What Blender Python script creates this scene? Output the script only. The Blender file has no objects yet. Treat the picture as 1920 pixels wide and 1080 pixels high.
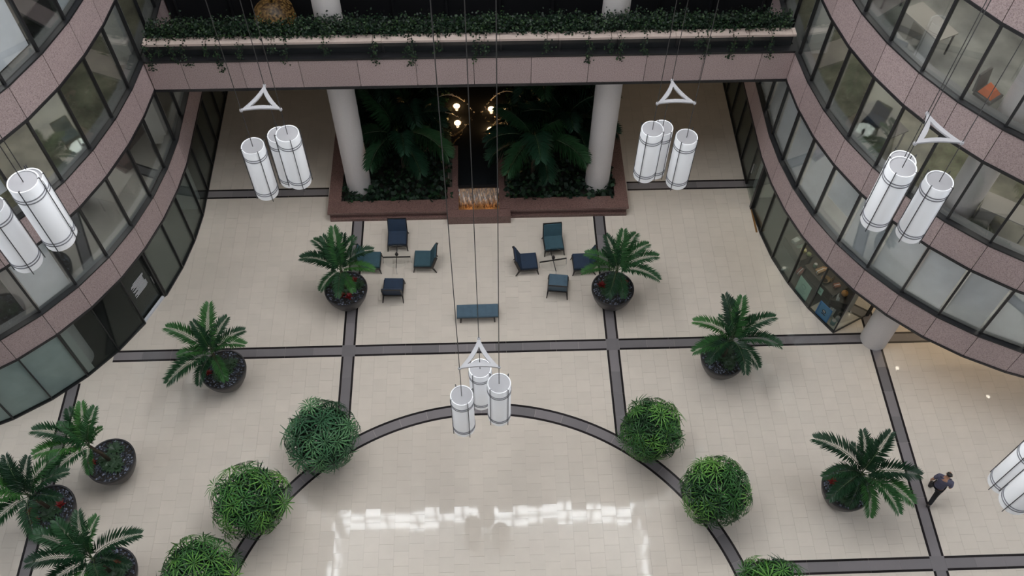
import bpy, math, random
from mathutils import Vector, Matrix, Quaternion
random.seed(7)
PI = math.pi
SC = bpy.context.scene
COL = SC.collection

# ------------------------------------------------------------------ camera, sky, lights, exposure
cam_d = bpy.data.cameras.new('camera')
cam = bpy.data.objects.new('camera', cam_d); COL.objects.link(cam); SC.camera = cam
cam_d.sensor_width = 36.0; cam_d.lens = 1751.33 / 1920 * 36.0
cam_d.clip_start = 0.1; cam_d.clip_end = 300
cr = Vector((0.99943531, -0.03271661, 0.00766085)); cu = Vector((0.02277682, 0.82724389, 0.56138111)); cdv = Vector((0.02470388, 0.56088962, -0.82752194))
cam.matrix_world = Matrix(((cr.x, cu.x, -cdv.x, 0.31898), (cr.y, cu.y, -cdv.y, -16.47676), (cr.z, cu.z, -cdv.z, 27.945895), (0, 0, 0, 1)))
SC.view_settings.view_transform = 'Standard'; SC.view_settings.look = 'None'
SC.view_settings.gamma = 1.0; SC.view_settings.use_curve_mapping = False
SC.view_settings.exposure = 0.21
wd = bpy.data.worlds.new('world'); SC.world = wd; wd.use_nodes = True
wd.node_tree.nodes['Background'].inputs[0].default_value = (0.78, 0.88, 1.0, 1)
wd.node_tree.nodes['Background'].inputs[1].default_value = 1.0

def area(name, loc, direction, sx, sy, radiance, color=(1, 1, 1)):
    l = bpy.data.lights.new(name, 'AREA'); l.shape = 'RECTANGLE'; l.size = sx; l.size_y = sy
    l.energy = radiance * sx * sy * PI; l.color = color
    o = bpy.data.objects.new(name, l); COL.objects.link(o); o.location = loc
    o.rotation_euler = Vector(direction).to_track_quat('-Z', 'Y').to_euler()
    return o
DAY = (0.93, 0.97, 1.0)
SKY_L = 31.0
SIDE_L = .95
# daylight through the clerestory of the roof lantern (three glazed sides)
area('clerestory_daylight', (0, 7.25, 35.7), (0, -1, -0.0), 20.6, 4.0, SKY_L, DAY)
area('clerestory_daylight', (-10.7, -1.5, 35.7), (1, 0, 0), 16.5, 4.0, SKY_L, DAY)
area('clerestory_daylight', (10.7, -1.5, 35.7), (-1, 0, 0), 16.5, 4.0, SKY_L, DAY)
# daylight through the two glazed side walls beside the camera
area('side_window_daylight', (-24.4, -11.5, 15.5), (1, 0, 0), 14.5, 28, SIDE_L, DAY)
area('side_window_daylight', (24.4, -11.5, 15.5), (-1, 0, 0), 14.5, 28, SIDE_L, DAY)

# ------------------------------------------------------------------ helpers
class MB:
    def __init__(s): s.v = []; s.f = []; s.m = []
    def poly(s, pts, mi=0):
        n = len(s.v); s.v += [tuple(p) for p in pts]; s.f.append(tuple(range(n, n + len(pts)))); s.m.append(mi)
    def hexa(s, a, b, mi=0):          # a: 4 bottom points, b: 4 top points (counter-clockwise from above)
        n = len(s.v); s.v += [tuple(p) for p in a] + [tuple(p) for p in b]
        for f in ((3, 2, 1, 0), (4, 5, 6, 7), (0, 1, 5, 4), (1, 2, 6, 5), (2, 3, 7, 6), (3, 0, 4, 7)):
            s.f.append(tuple(n + i for i in f)); s.m.append(mi)
    def box(s, x0, y0, z0, x1, y1, z1, mi=0):
        s.hexa([(x0, y0, z0), (x1, y0, z0), (x1, y1, z0), (x0, y1, z0)], [(x0, y0, z1), (x1, y0, z1), (x1, y1, z1), (x0, y1, z1)], mi)
    def bar(s, p, q, w, h=None, mi=0, up=(0, 0, 1), w2=None):   # rectangular bar from p to q
        p = Vector(p); q = Vector(q); h = h or w; d = (q - p).normalized(); u = Vector(up)
        if abs(d.dot(u)) > .98: u = Vector((0, 1, 0))
        x = d.cross(u).normalized(); y = x.cross(d).normalized(); k = (w2 / w) if w2 else 1
        A = [p - x * w / 2 - y * h / 2, p + x * w / 2 - y * h / 2, p + x * w / 2 + y * h / 2, p - x * w / 2 + y * h / 2]
        B = [q - x * w / 2 * k - y * h / 2 * k, q + x * w / 2 * k - y * h / 2 * k, q + x * w / 2 * k + y * h / 2 * k, q - x * w / 2 * k + y * h / 2 * k]
        s.hexa(A, B, mi)
    def tube(s, pts, r, n=6, mi=0, caps=True, r2=None):
        pts = [Vector(p) for p in pts]; rings = []
        for i, p in enumerate(pts):
            d = (pts[min(i + 1, len(pts) - 1)] - pts[max(i - 1, 0)]).normalized()
            u = Vector((0, 0, 1)) if abs(d.z) < .95 else Vector((0, 1, 0))
            x = d.cross(u).normalized(); y = x.cross(d)
            rr = r if r2 is None else r + (r2 - r) * i / (len(pts) - 1)
            b = len(s.v)
            s.v += [tuple(p + x * rr * math.cos(2 * PI * k / n) + y * rr * math.sin(2 * PI * k / n)) for k in range(n)]
            rings.append(b)
        for a, b in zip(rings, rings[1:]):
            for k in range(n): s.f.append((a + k, a + (k + 1) % n, b + (k + 1) % n, b + k)); s.m.append(mi)
        if caps:
            s.f.append(tuple(rings[0] + k for k in reversed(range(n)))); s.m.append(mi)
            s.f.append(tuple(rings[-1] + k for k in range(n))); s.m.append(mi)
    def lathe(s, prof, n=24, c=(0, 0), mi=0, capb=False, capt=False):
        rings = []
        for r, z in prof:
            b = len(s.v); s.v += [(c[0] + r * math.cos(2 * PI * k / n), c[1] + r * math.sin(2 * PI * k / n), z) for k in range(n)]; rings.append(b)
        for a, b in zip(rings, rings[1:]):
            for k in range(n): s.f.append((a + k, a + (k + 1) % n, b + (k + 1) % n, b + k)); s.m.append(mi)
        if capb: s.f.append(tuple(rings[0] + k for k in reversed(range(n)))); s.m.append(mi)
        if capt: s.f.append(tuple(rings[-1] + k for k in range(n))); s.m.append(mi)
    def mesh(s, name, mats, smooth=False):
        me = bpy.data.meshes.new(name); me.from_pydata(s.v, [], s.f)
        for m in (mats if isinstance(mats, (list, tuple)) else [mats]): me.materials.append(m)
        if any(s.m): me.polygons.foreach_set('material_index', s.m)
        if smooth: me.polygons.foreach_set('use_smooth', [True] * len(me.polygons))
        me.update(); return me
    def obj(s, name, mats, parent=None, smooth=False, **kw):
        return link(name, s.mesh(name, mats, smooth), parent, **kw)

def link(name, data, parent=None, loc=None, rot=None, scale=None, kind=None, label=None, cat=None, group=None):
    o = bpy.data.objects.new(name, data); COL.objects.link(o)
    if parent is not None: o.parent = parent
    if loc is not None: o.location = loc
    if rot is not None: o.rotation_euler = rot
    if scale is not None: o.scale = (scale,) * 3 if isinstance(scale, (int, float)) else scale
    if kind: o['kind'] = kind
    if label: o['label'] = label
    if cat: o['category'] = cat
    if group: o['group'] = group
    return o
def thing(name, label, cat, loc=(0, 0, 0), rotz=0, group=None, scale=None):
    return link(name, None, None, loc, (0, 0, rotz), scale, None, label, cat, group)
def smooth_by_angle(me, ang=40):
    me.polygons.foreach_set('use_smooth', [True] * len(me.polygons))
    try: me.set_sharp_from_angle(angle=math.radians(ang))
    except Exception: pass

# ------------------------------------------------------------------ materials
def new_mat(name):
    m = bpy.data.materials.new(name); m.use_nodes = True
    nt = m.node_tree; return m, nt, nt.nodes['Principled BSDF'], nt.nodes, nt.links
def rgb(c): return (c[0], c[1], c[2], 1)
def plain(name, c, rough=.5, metal=0, spec=.5, noise=0, scale=8, emit=None, emit_s=0):
    m, nt, b, N, L = new_mat(name)
    b.inputs['Base Color'].default_value = rgb(c); b.inputs['Roughness'].default_value = rough
    b.inputs['Metallic'].default_value = metal; b.inputs['Specular IOR Level'].default_value = spec
    if noise:
        t = N.new('ShaderNodeTexCoord'); n = N.new('ShaderNodeTexNoise'); n.inputs['Scale'].default_value = scale; n.inputs['Detail'].default_value = 4
        r = N.new('ShaderNodeValToRGB'); r.color_ramp.elements[0].position = .3; r.color_ramp.elements[1].position = .7
        r.color_ramp.elements[0].color = rgb([x * (1 - noise) for x in c]); r.color_ramp.elements[1].color = rgb([min(1, x * (1 + noise)) for x in c])
        L.new(t.outputs['Object'], n.inputs['Vector']); L.new(n.outputs['Fac'], r.inputs[0]); L.new(r.outputs[0], b.inputs['Base Color'])
    if emit: b.inputs['Emission Color'].default_value = rgb(emit); b.inputs['Emission Strength'].default_value = emit_s
    return m
def granite(name, c0, c1, fleck, rough=.35, scale=22, vary=.12):
    m, nt, b, N, L = new_mat(name)
    g = N.new('ShaderNodeNewGeometry')
    n1 = N.new('ShaderNodeTexNoise'); n1.inputs['Scale'].default_value = scale; n1.inputs['Detail'].default_value = 6; n1.inputs['Roughness'].default_value = .75
    r1 = N.new('ShaderNodeValToRGB'); e = r1.color_ramp.elements
    e[0].position = .36; e[0].color = rgb(fleck); e[1].position = .62; e[1].color = rgb(c1)
    k = r1.color_ramp.elements.new(.46); k.color = rgb(c0)
    oi = N.new('ShaderNodeObjectInfo'); mr = N.new('ShaderNodeMapRange'); mr.inputs[3].default_value = 1 - vary; mr.inputs[4].default_value = 1 + vary
    mx = N.new('ShaderNodeMix'); mx.data_type = 'RGBA'; mx.blend_type = 'MULTIPLY'; mx.inputs[0].default_value = 1
    L.new(g.outputs['Position'], n1.inputs['Vector']); L.new(n1.outputs['Fac'], r1.inputs[0])
    L.new(oi.outputs['Random'], mr.inputs[0]); L.new(r1.outputs[0], mx.inputs[6]); L.new(mr.outputs[0], mx.inputs[7])
    L.new(mx.outputs[2], b.inputs['Base Color']); b.inputs['Roughness'].default_value = rough
    return m
def tile_mat(name, per_island, c=(.62, .55, .48), rough=.04, dv=.025, var=.02):
    m, nt, b, N, L = new_mat(name)
    g = N.new('ShaderNodeNewGeometry'); oi = N.new('ShaderNodeObjectInfo')
    src = g.outputs['Random Per Island'] if per_island else oi.outputs['Random']
    r = N.new('ShaderNodeValToRGB'); e = r.color_ramp.elements
    e[0].color = rgb([c[0] * (1 - dv), c[1] * (1 - dv) , c[2] * (1 - dv)]); e[1].color = rgb([c[0] * (1 + dv), c[1] * (1 + dv * .8), c[2] * (1 + dv * .8)])
    n = N.new('ShaderNodeTexNoise'); n.inputs['Scale'].default_value = 2.2; n.inputs['Detail'].default_value = 5
    mr = N.new('ShaderNodeMapRange'); mr.inputs[3].default_value = .93; mr.inputs[4].default_value = 1.05
    mx = N.new('ShaderNodeMix'); mx.data_type = 'RGBA'; mx.blend_type = 'MULTIPLY'; mx.inputs[0].default_value = 1
    L.new(src, r.inputs[0]); L.new(g.outputs['Position'], n.inputs['Vector']); L.new(n.outputs['Fac'], mr.inputs[0])
    L.new(r.outputs[0], mx.inputs[6]); L.new(mr.outputs[0], mx.inputs[7]); L.new(mx.outputs[2], b.inputs['Base Color'])
    b.inputs['Roughness'].default_value = rough; b.inputs['Specular IOR Level'].default_value = .155
    return m
def leaf_mat(name, c0, c1, c2, rough=.45, island=False):
    m, nt, b, N, L = new_mat(name)
    oi = N.new('ShaderNodeObjectInfo'); g = N.new('ShaderNodeNewGeometry')
    r = N.new('ShaderNodeValToRGB'); e = r.color_ramp.elements
    e[0].color = rgb(c0); e[1].color = rgb(c2); k = r.color_ramp.elements.new(.6); k.color = rgb(c1)
    L.new((g.outputs['Random Per Island'] if island else oi.outputs['Random']), r.inputs[0])
    L.new(r.outputs[0], b.inputs['Base Color']); b.inputs['Roughness'].default_value = rough; b.inputs['Specular IOR Level'].default_value = .3
    return m
def glass_mat(name, tint, refl=.10, rough=.02, blend=.28):
    m, nt, b, N, L = new_mat(name); N.remove(b)
    t = N.new('ShaderNodeBsdfTransparent'); t.inputs[0].default_value = rgb(tint)
    g = N.new('ShaderNodeBsdfGlossy'); g.inputs['Roughness'].default_value = rough; g.inputs[0].default_value = (.95, 1, 1, 1)
    lw = N.new('ShaderNodeLayerWeight'); lw.inputs[0].default_value = blend
    mr = N.new('ShaderNodeMapRange'); mr.inputs[3].default_value = refl; mr.inputs[4].default_value = .6
    mx = N.new('ShaderNodeMixShader'); L.new(lw.outputs['Fresnel'], mr.inputs[0]); L.new(mr.outputs[0], mx.inputs[0])
    L.new(t.outputs[0], mx.inputs[1]); L.new(g.outputs[0], mx.inputs[2]); L.new(mx.outputs[0], N['Material Output'].inputs[0])
    return m

M_TILE = tile_mat('polished_limestone_tile', False)
M_TILEF = tile_mat('polished_limestone_field', True)
M_GROUT = plain('grout', (.50, .44, .38), .8)
M_BAND = tile_mat('grey_granite_band', False, (.20, .185, .19), .1, .16)
M_BLACK = tile_mat('black_granite_strip', False, (.022, .019, .02), .08, .25)
M_PINK = granite('pink_granite', (.37, .28, .275), (.49, .385, .375), (.18, .128, .128), scale=30, vary=.06)
M_BROWN = granite('red_brown_granite', (.15, .085, .075), (.22, .13, .115), (.06, .035, .03), .3, 26)
M_FRAME = plain('black_window_frame', (.012, .012, .014), .4)
M_LEDGE = plain('grey_window_ledge', (.16, .165, .17), .5)
M_GLASS = glass_mat('window_glass', (.95, .955, .955), .035, .02, .24)
M_SHOPG = glass_mat('storefront_glass', (.80, .84, .83), .012, .02, .13)
M_CLEAR = glass_mat('clear_glass', (.985, .99, .99), .005)
M_WHITE = plain('white_plaster', (.62, .61, .59), .6)
M_CEIL = plain('soffit_white', (.5, .49, .47), .7)
M_FRONT = plain('grey_front_wall', (.22, .22, .22), .7)
M_COLP = plain('pale_column_plaster', (.62, .58, .57), .55, noise=.04, scale=30)
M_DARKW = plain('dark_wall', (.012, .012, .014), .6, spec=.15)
M_DARKG = plain('dark_bridge_glass', (.02, .022, .024), .12, spec=.5)
M_COPE = plain('pale_stone_coping', (.50, .40, .36), .5, noise=.06, scale=14)
M_CARP = [plain('olive_carpet_reflection_mottle', (.14, .137, .10), .9, noise=.45, scale=1.6), plain('grey_carpet', (.17, .175, .16), .9, noise=.4, scale=1.3), plain('charcoal_carpet', (.035, .035, .035), .9, noise=.4, scale=1.5), plain('pale_grey_carpet', (.33, .33, .32), .9, noise=.2, scale=1.2)]  # blotchy noise paints mottled glass reflections into the olive and grey carpets
M_BLIND = plain('roller_blind_fabric', (.78, .80, .83), .8, noise=.08, scale=2)
M_PANEREFL = plain('teal_pane_reflection', (.74, .79, .79), .7, noise=.08, scale=2)
M_SHOPF = plain('dark_shop_floor', (.035, .033, .03), .6)

# ------------------------------------------------------------------ structure: plan of the two curved office towers
RV = [(10.2, 5.89), (10.31, 4.68), (10.54, 3.48), (10.92, 2.3), (11.45, 1.16), (12.13, .09), (12.95, -.88), (13.89, -1.73), (14.94, -2.45), (16.08, -3.04), (17.27, -3.49), (18.5, -3.81), (19.75, -4.0), (21.02, -4.09), (22.3, -4.06), (23.58, -3.91)]
LV = [(-10.28, 6.12), (-10.41, 4.88), (-10.66, 3.64), (-11.05, 2.41), (-11.59, 1.22), (-12.3, .11), (-13.16, -.89), (-14.17, -1.76), (-15.29, -2.47), (-16.51, -3.01), (-17.78, -3.38), (-19.08, -3.57), (-20.38, -3.61), (-21.66, -3.52), (-22.92, -3.3), (-24.14, -2.99)]
NB = 9
RV = [(10.2, RV[0][1] + 1.25 * k) for k in range(NB, 0, -1)] + RV
LV = [(-10.28, LV[0][1] + 1.25 * k) for k in range(NB, 0, -1)] + LV
def inward(V, d, mir):
    out = []
    for i in range(len(V)):
        a = Vector(V[max(i - 1, 0)]); b = Vector(V[min(i + 1, len(V) - 1)]); t = (b - a).normalized()
        n = Vector((t.y, -t.x))
        if n.dot(Vector((mir, .6))) < 0: n = -n
        out.append(Vector(V[i]) + n * d)
    return out
Z1, FH, HS = 2.98, 3.62, 1.11
ROOF = 33.5

def seg_box(mb, A, B, i, z0, z1, gap=0.0, mi=0):
    a0, a1, b0, b1 = A[i], A[i + 1], B[i], B[i + 1]
    if gap:
        t = (a1 - a0).normalized(); a0 = a0 + t * gap; a1 = a1 - t * gap
        t = (b1 - b0).normalized(); b0 = b0 + t * gap; b1 = b1 - t * gap
    q = [a0, a1, b1, b0]
    area2 = sum(q[k].x * q[(k + 1) % 4].y - q[(k + 1) % 4].x * q[k].y for k in range(4))
    if area2 < 0: q = q[::-1]
    mb.hexa([(p.x, p.y, z0) for p in q], [(p.x, p.y, z1) for p in q], mi)

def tower(side, V, mir, carpets, blinds):
    n = len(V) - 1
    O = {d: inward(V, d, mir) for d in (-.03, 0, .06, .08, .10, .12, .13, .15, .20, .22, .5, 3.0, 6.5)}
    mb = MB()
    for i in range(n): seg_box(mb, O[6.5], inward(V, 6.7, mir), i, 0, ROOF)
    wall = mb.obj('wall_' + side, M_WHITE, kind='structure')
    for lev in range(4):
        zb = Z1 + FH * lev; zt = zb + HS; zn = zb + FH; zf = zb + .68
        for i in range(n):
            p = MB(); seg_box(p, O[0], O[.15], i, zb, zt, .009); p.obj('granite_panel', M_PINK, wall)
            p = MB(); seg_box(p, O[.10], O[.12], i, zt + .05, zn - .06, .03); p.obj('window_pane', M_GLASS, wall)
            if (lev, i - NB) in blinds:
                p = MB(); seg_box(p, O[.20], O[.22], i, zt + blinds[(lev, i - NB)], zn - .1, .08); p.obj('roller_blind', M_BLIND, wall)
        for i in range(n + 1):
            a, b = O[.06][i], O[.15][i]; p = MB(); p.bar((a.x, a.y, (zt + zn) / 2), (b.x, b.y, (zt + zn) / 2), .065, zn - zt)
            p.obj('mullion', M_FRAME, wall)
        p = MB(); q = MB(); r = MB(); s = MB(); c = MB()
        for i in range(n):
            seg_box(p, O[-.03], O[.15], i, zt, zt + .05); seg_box(q, O[-.03], O[.15], i, zb - .08, zb)
            seg_box(r, O[.15], O[.5], i, zt - .06, zt - .01)
            seg_box(s, O[.15], O[6.5], i, zb + .02, zf - .02); seg_box(c, O[.15], O[6.5], i, zf - .02, zf)
        p.obj('sill_trim', M_FRAME, wall); q.obj('bottom_trim', M_FRAME, wall); r.obj('window_ledge', M_LEDGE, wall)
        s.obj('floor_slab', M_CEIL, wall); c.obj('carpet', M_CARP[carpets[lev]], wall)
    up = MB(); lev = 4
    while Z1 + FH * lev < ROOF:
        zb = Z1 + FH * lev
        for i in range(n):
            seg_box(up, O[0], O[.15], i, zb, min(zb + HS, ROOF)); seg_box(up, O[.08], O[.13], i, zb + HS, min(zb + FH, ROOF), 0, 1)
        lev += 1
    up.obj('upper_facade', [M_PINK, M_DARKG], wall, kind='stuff')
    return wall, O

blR = {(0, k): .12 for k in (-2, -1, 0, 1, 2, 4, 5, 6, 7, 8, 9, 10)}
blR.update({(0, 3): 1.0, (1, 9): .1, (2, 8): .1})
blL = {(0, 5): .12, (0, 7): .12, (0, 8): .1, (2, 1): .15, (2, 3): .3, (1, 5): .9, (1, 7): .1}
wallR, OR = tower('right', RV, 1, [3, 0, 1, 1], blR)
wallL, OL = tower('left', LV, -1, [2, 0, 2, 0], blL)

# ------------------------------------------------------------------ floor: tiles, granite bands, circle
B = 9.144; T = B / 20; YH0 = 7.15; YH2 = -7.95; CC = (-0.03, -10.47); CRAD = 8.1
fb = MB(); fb.box(-25, -19, -.3, 25, 17, -.012)
floor = fb.obj('floor', M_GROUT, kind='structure')
eye = cam.matrix_world.translation
cells = []
def in_frame(x, y):
    v = Vector((x, y, 0)) - eye; z = v.dot(cdv); return abs(v.dot(cr) / z * 1751) < 985 and abs(v.dot(cu) / z * 1751) < 560
for ix in range(-46, 50):
    for iy in range(-30, 38):
        x = (ix + .5) * T; y = (iy + (.5 if ix % 2 else 0.)) * T
        if -13.6 < y < 16.6 and abs(x) < 23.6: cells.append((x, y))
def covered(x, y):
    return (abs(x) < 5.4 and y > 5.9) or (abs(x) > 11.6 and y > 1.8)
vis = [c for c in cells if in_frame(*c) and not covered(*c)]
vis.sort(key=lambda c: (Vector((c[0], c[1], 0)) - eye).length)
near = set(vis[:300])
tm = MB(); h = T / 2 - .0015; tm.box(-h, -h, -.012, h, h, 0); tmesh = tm.mesh('tile', M_TILE)
TS = .0022
for c in vis[:300]:
    link('tile', tmesh, floor, (c[0], c[1], 0), (random.gauss(0, TS), random.gauss(0, TS), 0))
fm = MB()
for c in cells:
    if c in near: continue
    a = random.gauss(0, TS); b = random.gauss(0, TS); x, y = c
    P = [(x + sx * h, y + sy * h, sx * h * a + sy * h * b) for sx, sy in ((-1, -1), (1, -1), (1, 1), (-1, 1))]
    k = len(fm.v); fm.v += P + [(p[0], p[1], -.012) for p in P]
    for f in ((0, 1, 2, 3), (4, 5, 1, 0), (5, 6, 2, 1), (6, 7, 3, 2), (7, 4, 0, 3)): fm.f.append(tuple(k + q for q in f)); fm.m.append(0)
fm.obj('tile_field', M_TILEF, floor, kind='stuff')
BW = .15; ST = .075; ZT = .0055
def band(p, q):
    p = Vector(p); q = Vector(q); L = (q - p).length; n = max(1, round(L / .93)); d = (q - p) / L; x = Vector((d.y, -d.x))
    def piece(a, b, o0, o1, nm, mat, dz):
        m = MB(); w = [p + d * a + x * o0, p + d * a + x * o1, p + d * b + x * o1, p + d * b + x * o0]
        m.hexa([(v.x, v.y, -.01) for v in w], [(v.x, v.y, ZT + dz) for v in w]); m.obj(nm, mat, floor)
    for k in range(n):
        piece(L * k / n + .002, L * (k + 1) / n - .002, -BW, BW, 'band_stone', M_BAND, random.uniform(-.0008, .0008))
    n = max(1, round(L / 1.83))
    for k in range(n):
        for o in ((-BW - ST, -BW - .003), (BW + .003, BW + ST)):
            piece(L * k / n + .002, L * (k + 1) / n - .002, o[0], o[1], 'border_strip', M_BLACK, random.uniform(-.0006, .0006))
def crossing(x, y):
    m = MB(); s = BW + ST; m.box(x - s, y - s, -.01, x + s, y + s, ZT); m.obj('band_stone', M_BAND, floor)
g = BW + ST; xb = B / 2; xo = B * 1.5
for x in (-xb, xb, xo): crossing(x, 0)
crossing(xo, YH2)
yc = CC[1] + math.sqrt((CRAD + g) ** 2 - xb ** 2) - .08
for s in (-1, 1):
    band((s * xb, yc), (s * xb, -g)); band((s * xb, g), (s * xb, 5.68))
band((-xb + g, 0), (xb - g, 0)); band((xb + g, 0), (xo - g, 0)); band((xo + g, 0), (19.9, 0)); band((-12.6, 0), (-xb - g, 0))
band((xo, -13.4), (xo, YH2 - g)); band((xo, YH2 + g), (xo, -g)); band((xo, g), (xo, 3.2))
band((-xo, -13), (-xo, -1.02))
band((-10.45, YH0), (-5.8, YH0)); band((5.8, YH0), (12.2, YH0))
band((math.sqrt((CRAD + g) ** 2 - (YH2 - CC[1]) ** 2) + CC[0] - .05, YH2), (xo - g, YH2)); band((xo + g, YH2), (23, YH2))
def ring_piece(r0, r1, a0, a1, nm, mat, dz, sub):
    m = MB()
    for k in range(sub):
        t0 = a0 + (a1 - a0) * k / sub; t1 = a0 + (a1 - a0) * (k + 1) / sub
        w = [(CC[0] + r * math.cos(t), CC[1] + r * math.sin(t)) for r, t in ((r0, t0), (r1, t0), (r1, t1), (r0, t1))]
        m.hexa([(u, v, -.01) for u, v in w], [(u, v, ZT + .001 + dz) for u, v in w])
    m.obj(nm, mat, floor)
for k in range(32):
    a0 = math.radians(-12 + 204 * k / 32); a1 = math.radians(-12 + 204 * (k + 1) / 32)
    ring_piece(CRAD - BW, CRAD + BW, a0 + .0003, a1 - .0003, 'band_stone', M_BAND, random.uniform(-.0008, .0008), 4)
    if k % 2 == 0:
        a1 = math.radians(-12 + 204 * (k + 2) / 32)
        ring_piece(CRAD - BW - ST, CRAD - BW - .003, a0, a1, 'border_strip', M_BLACK, 0, 8)
        ring_piece(CRAD + BW + .003, CRAD + BW + ST, a0, a1, 'border_strip', M_BLACK, 0, 8)

# ------------------------------------------------------------------ ground-floor storefronts
def storefront(side, V, mir, d, i0, i1, wall, skip=()):
    A = inward(V, d, mir); A2 = inward(V, d + .03, mir); F0 = inward(V, d - .03, mir); F1 = inward(V, d + .06, mir)
    for i in range(i0, i1):
        if i in skip: continue
        p = MB(); seg_box(p, A, A2, i, .06, Z1 - .08, .008); p.obj('shop_pane', M_SHOPG, wall)
        p = MB(); seg_box(p, F0, F1, i, 0, .06); p.obj('bottom_rail', M_FRAME, wall)
    for i in range(i0, i1 + 1):
        a, b = F0[i], F1[i]; p = MB(); p.bar((a.x, a.y, Z1 / 2), (b.x, b.y, Z1 / 2), .035, Z1 - .02); p.obj('glazing_bar', M_FRAME, wall)
    return A
GR = storefront('right', RV, 1, .29, 0, NB + 5, wallR, skip=(NB - 1,))
GL = storefront('left', LV, -1, .2, 0, len(LV) - 1, wallL, skip=(NB + 3,))
# soffits, shop floors and added dark ground-floor backdrops
def ring_floor(V, mir, d0, d1, z0, z1, i0, i1, nm, mat, parent):
    A = inward(V, d0, mir); Bq = inward(V, d1, mir); m = MB()
    for i in range(i0, i1): seg_box(m, A, Bq, i, z0, z1)
    return m.obj(nm, mat, parent)
ring_floor(RV, 1, .05, 6.5, Z1 - .02, Z1 + .02, 0, len(RV) - 1, 'soffit', M_CEIL, wallR)
ring_floor(LV, -1, .05, 6.5, Z1 - .02, Z1 + .02, 0, len(LV) - 1, 'soffit', M_CEIL, wallL)
ring_floor(LV, -1, .27, 6.5, -.01, .012, 0, len(LV) - 1, 'shop_floor', M_SHOPF, wallL)
ring_floor(RV, 1, .36, 6.5, -.01, .012, 0, NB + 4, 'shop_floor', M_SHOPF, wallR)
M_SHOPW = plain('dark_shop_backdrop', (.05, .047, .043), .7)
for V, mir, wl, i1 in ((RV, 1, wallR, NB + 4), (LV, -1, wallL, NB + 6)):
    ring_floor(V, mir, 3.0, 3.1, .012, Z1 - .02, 0, i1, 'shop_dark_backdrop', M_SHOPW, wl)  # dark backdrop added to hide the bright core wall behind the panes
# glass end wall of the right shop, turning back under the tower
c4 = Vector(GR[NB + 5]); e4 = Vector((13.73, .97)); m = MB(); dd = (e4 - c4).normalized(); nn = Vector((dd.y, -dd.x)) * .015
m.hexa([(*(c4 - nn), .06), (*(e4 - nn), .06), (*(e4 + nn), .06), (*(c4 + nn), .06)], [(*(c4 - nn), Z1 - .08), (*(e4 - nn), Z1 - .08), (*(e4 + nn), Z1 - .08), (*(c4 + nn), Z1 - .08)])
m.obj('shop_pane', M_SHOPG, wallR)
m = MB(); m.bar((c4.x, c4.y, .04), (e4.x, e4.y, .04), .06, .08); m.obj('bottom_rail', M_FRAME, wallR)
m = MB(); m.bar((e4.x, e4.y, 0), (e4.x, e4.y, Z1), .12); m.obj('glazing_bar', M_FRAME, wallR)
m = MB(); q4 = [c4 + Vector((.3, .35)), e4, Vector((14.2, 3.4)), Vector((11.9, 2.2))]
m.poly([(v.x, v.y, .013) for v in q4]); m.poly([(v.x, v.y, .001) for v in reversed(q4)]); m.obj('shop_floor', M_SHOPF, wallR)
m = MB(); m.bar((e4.x, e4.y, Z1 / 2), (15.6, 3.6, Z1 / 2), .1, Z1); m.bar((15.6, 3.6, Z1 / 2), (23.5, 2.2, Z1 / 2), .1, Z1)
m.obj('lobby_wall', M_WHITE, wallR)

# columns
def column(name, x, y, r, z0, z1, mat, label):
    m = MB(); m.lathe([(r, z0), (r, z1)], 32, (x, y), capt=True, capb=True); me = m.mesh(name, mat); smooth_by_angle(me)
    return link(name, me, kind='structure', label=label)
column('column', -4.57, 7.12, .46, .3, 6.35, M_COLP, 'round pale column standing in the left half of the planter')
column('column', 4.57, 7.0, .46, .3, 6.35, M_COLP, 'round pale column standing in the right half of the planter')
column('column', -4.57, 7.45, .44, 6.6, ROOF, M_COLP, 'round pinkish column rising behind the ivy, left of the middle')
column('column', 4.57, 7.45, .44, 6.6, ROOF, M_COLP, 'round pinkish column rising behind the ivy, right of the middle')
column('column', 13.72, -.05, .46, 0, ROOF, M_COLP, 'round pale column under and through the right curved tower')
column('column', -13.72, -.05, .46, .02, ROOF, M_COLP, 'round pale column inside the left curved tower')
for s, sd in ((-1, 'left'), (1, 'right')):
    m = MB(); x0 = s * 10.72; m.box(min(x0, x0 + s * .65), 6.42, .02, max(x0, x0 + s * .65), 7.0, ROOF)
    m.obj('pillar', M_WHITE, kind='structure', label='square white pillar inside the %s tower where the bridge meets it' % sd)

# ------------------------------------------------------------------ bridge (back side of the atrium)
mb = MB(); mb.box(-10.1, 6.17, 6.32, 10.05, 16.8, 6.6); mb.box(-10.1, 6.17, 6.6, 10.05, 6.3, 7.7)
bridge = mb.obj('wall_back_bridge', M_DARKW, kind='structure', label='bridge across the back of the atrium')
xs = [-10.26] + [x * B / 5 for x in range(-5, 6)] + [10.19]
for a, b in zip(xs, xs[1:]):
    m = MB(); m.box(a + .008, 6.0, 6.6, b - .008, 6.16, 7.71); m.obj('granite_panel', M_PINK, bridge)
m = MB(); m.box(-10.26, 5.98, 6.5, 10.18, 6.2, 6.6); m.obj('bottom_trim', M_FRAME, bridge)
m = MB(); m.box(-10.26, 5.98, 7.71, 10.18, 6.3, 7.79); m.obj('sill_trim', M_FRAME, bridge)
for k in range(11):
    a = -10.2 + k * 20.3 / 11; b = a + 20.3 / 11
    m = MB(); m.box(a + .03, 6.24, 7.79, b - .03, 6.27, 8.28); m.obj('bridge_pane', M_DARKG, bridge)
    m = MB(); m.box(a - .03, 6.2, 7.79, a + .03, 6.3, 8.28); m.obj('glazing_bar', M_FRAME, bridge)
xc = -10.15
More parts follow.
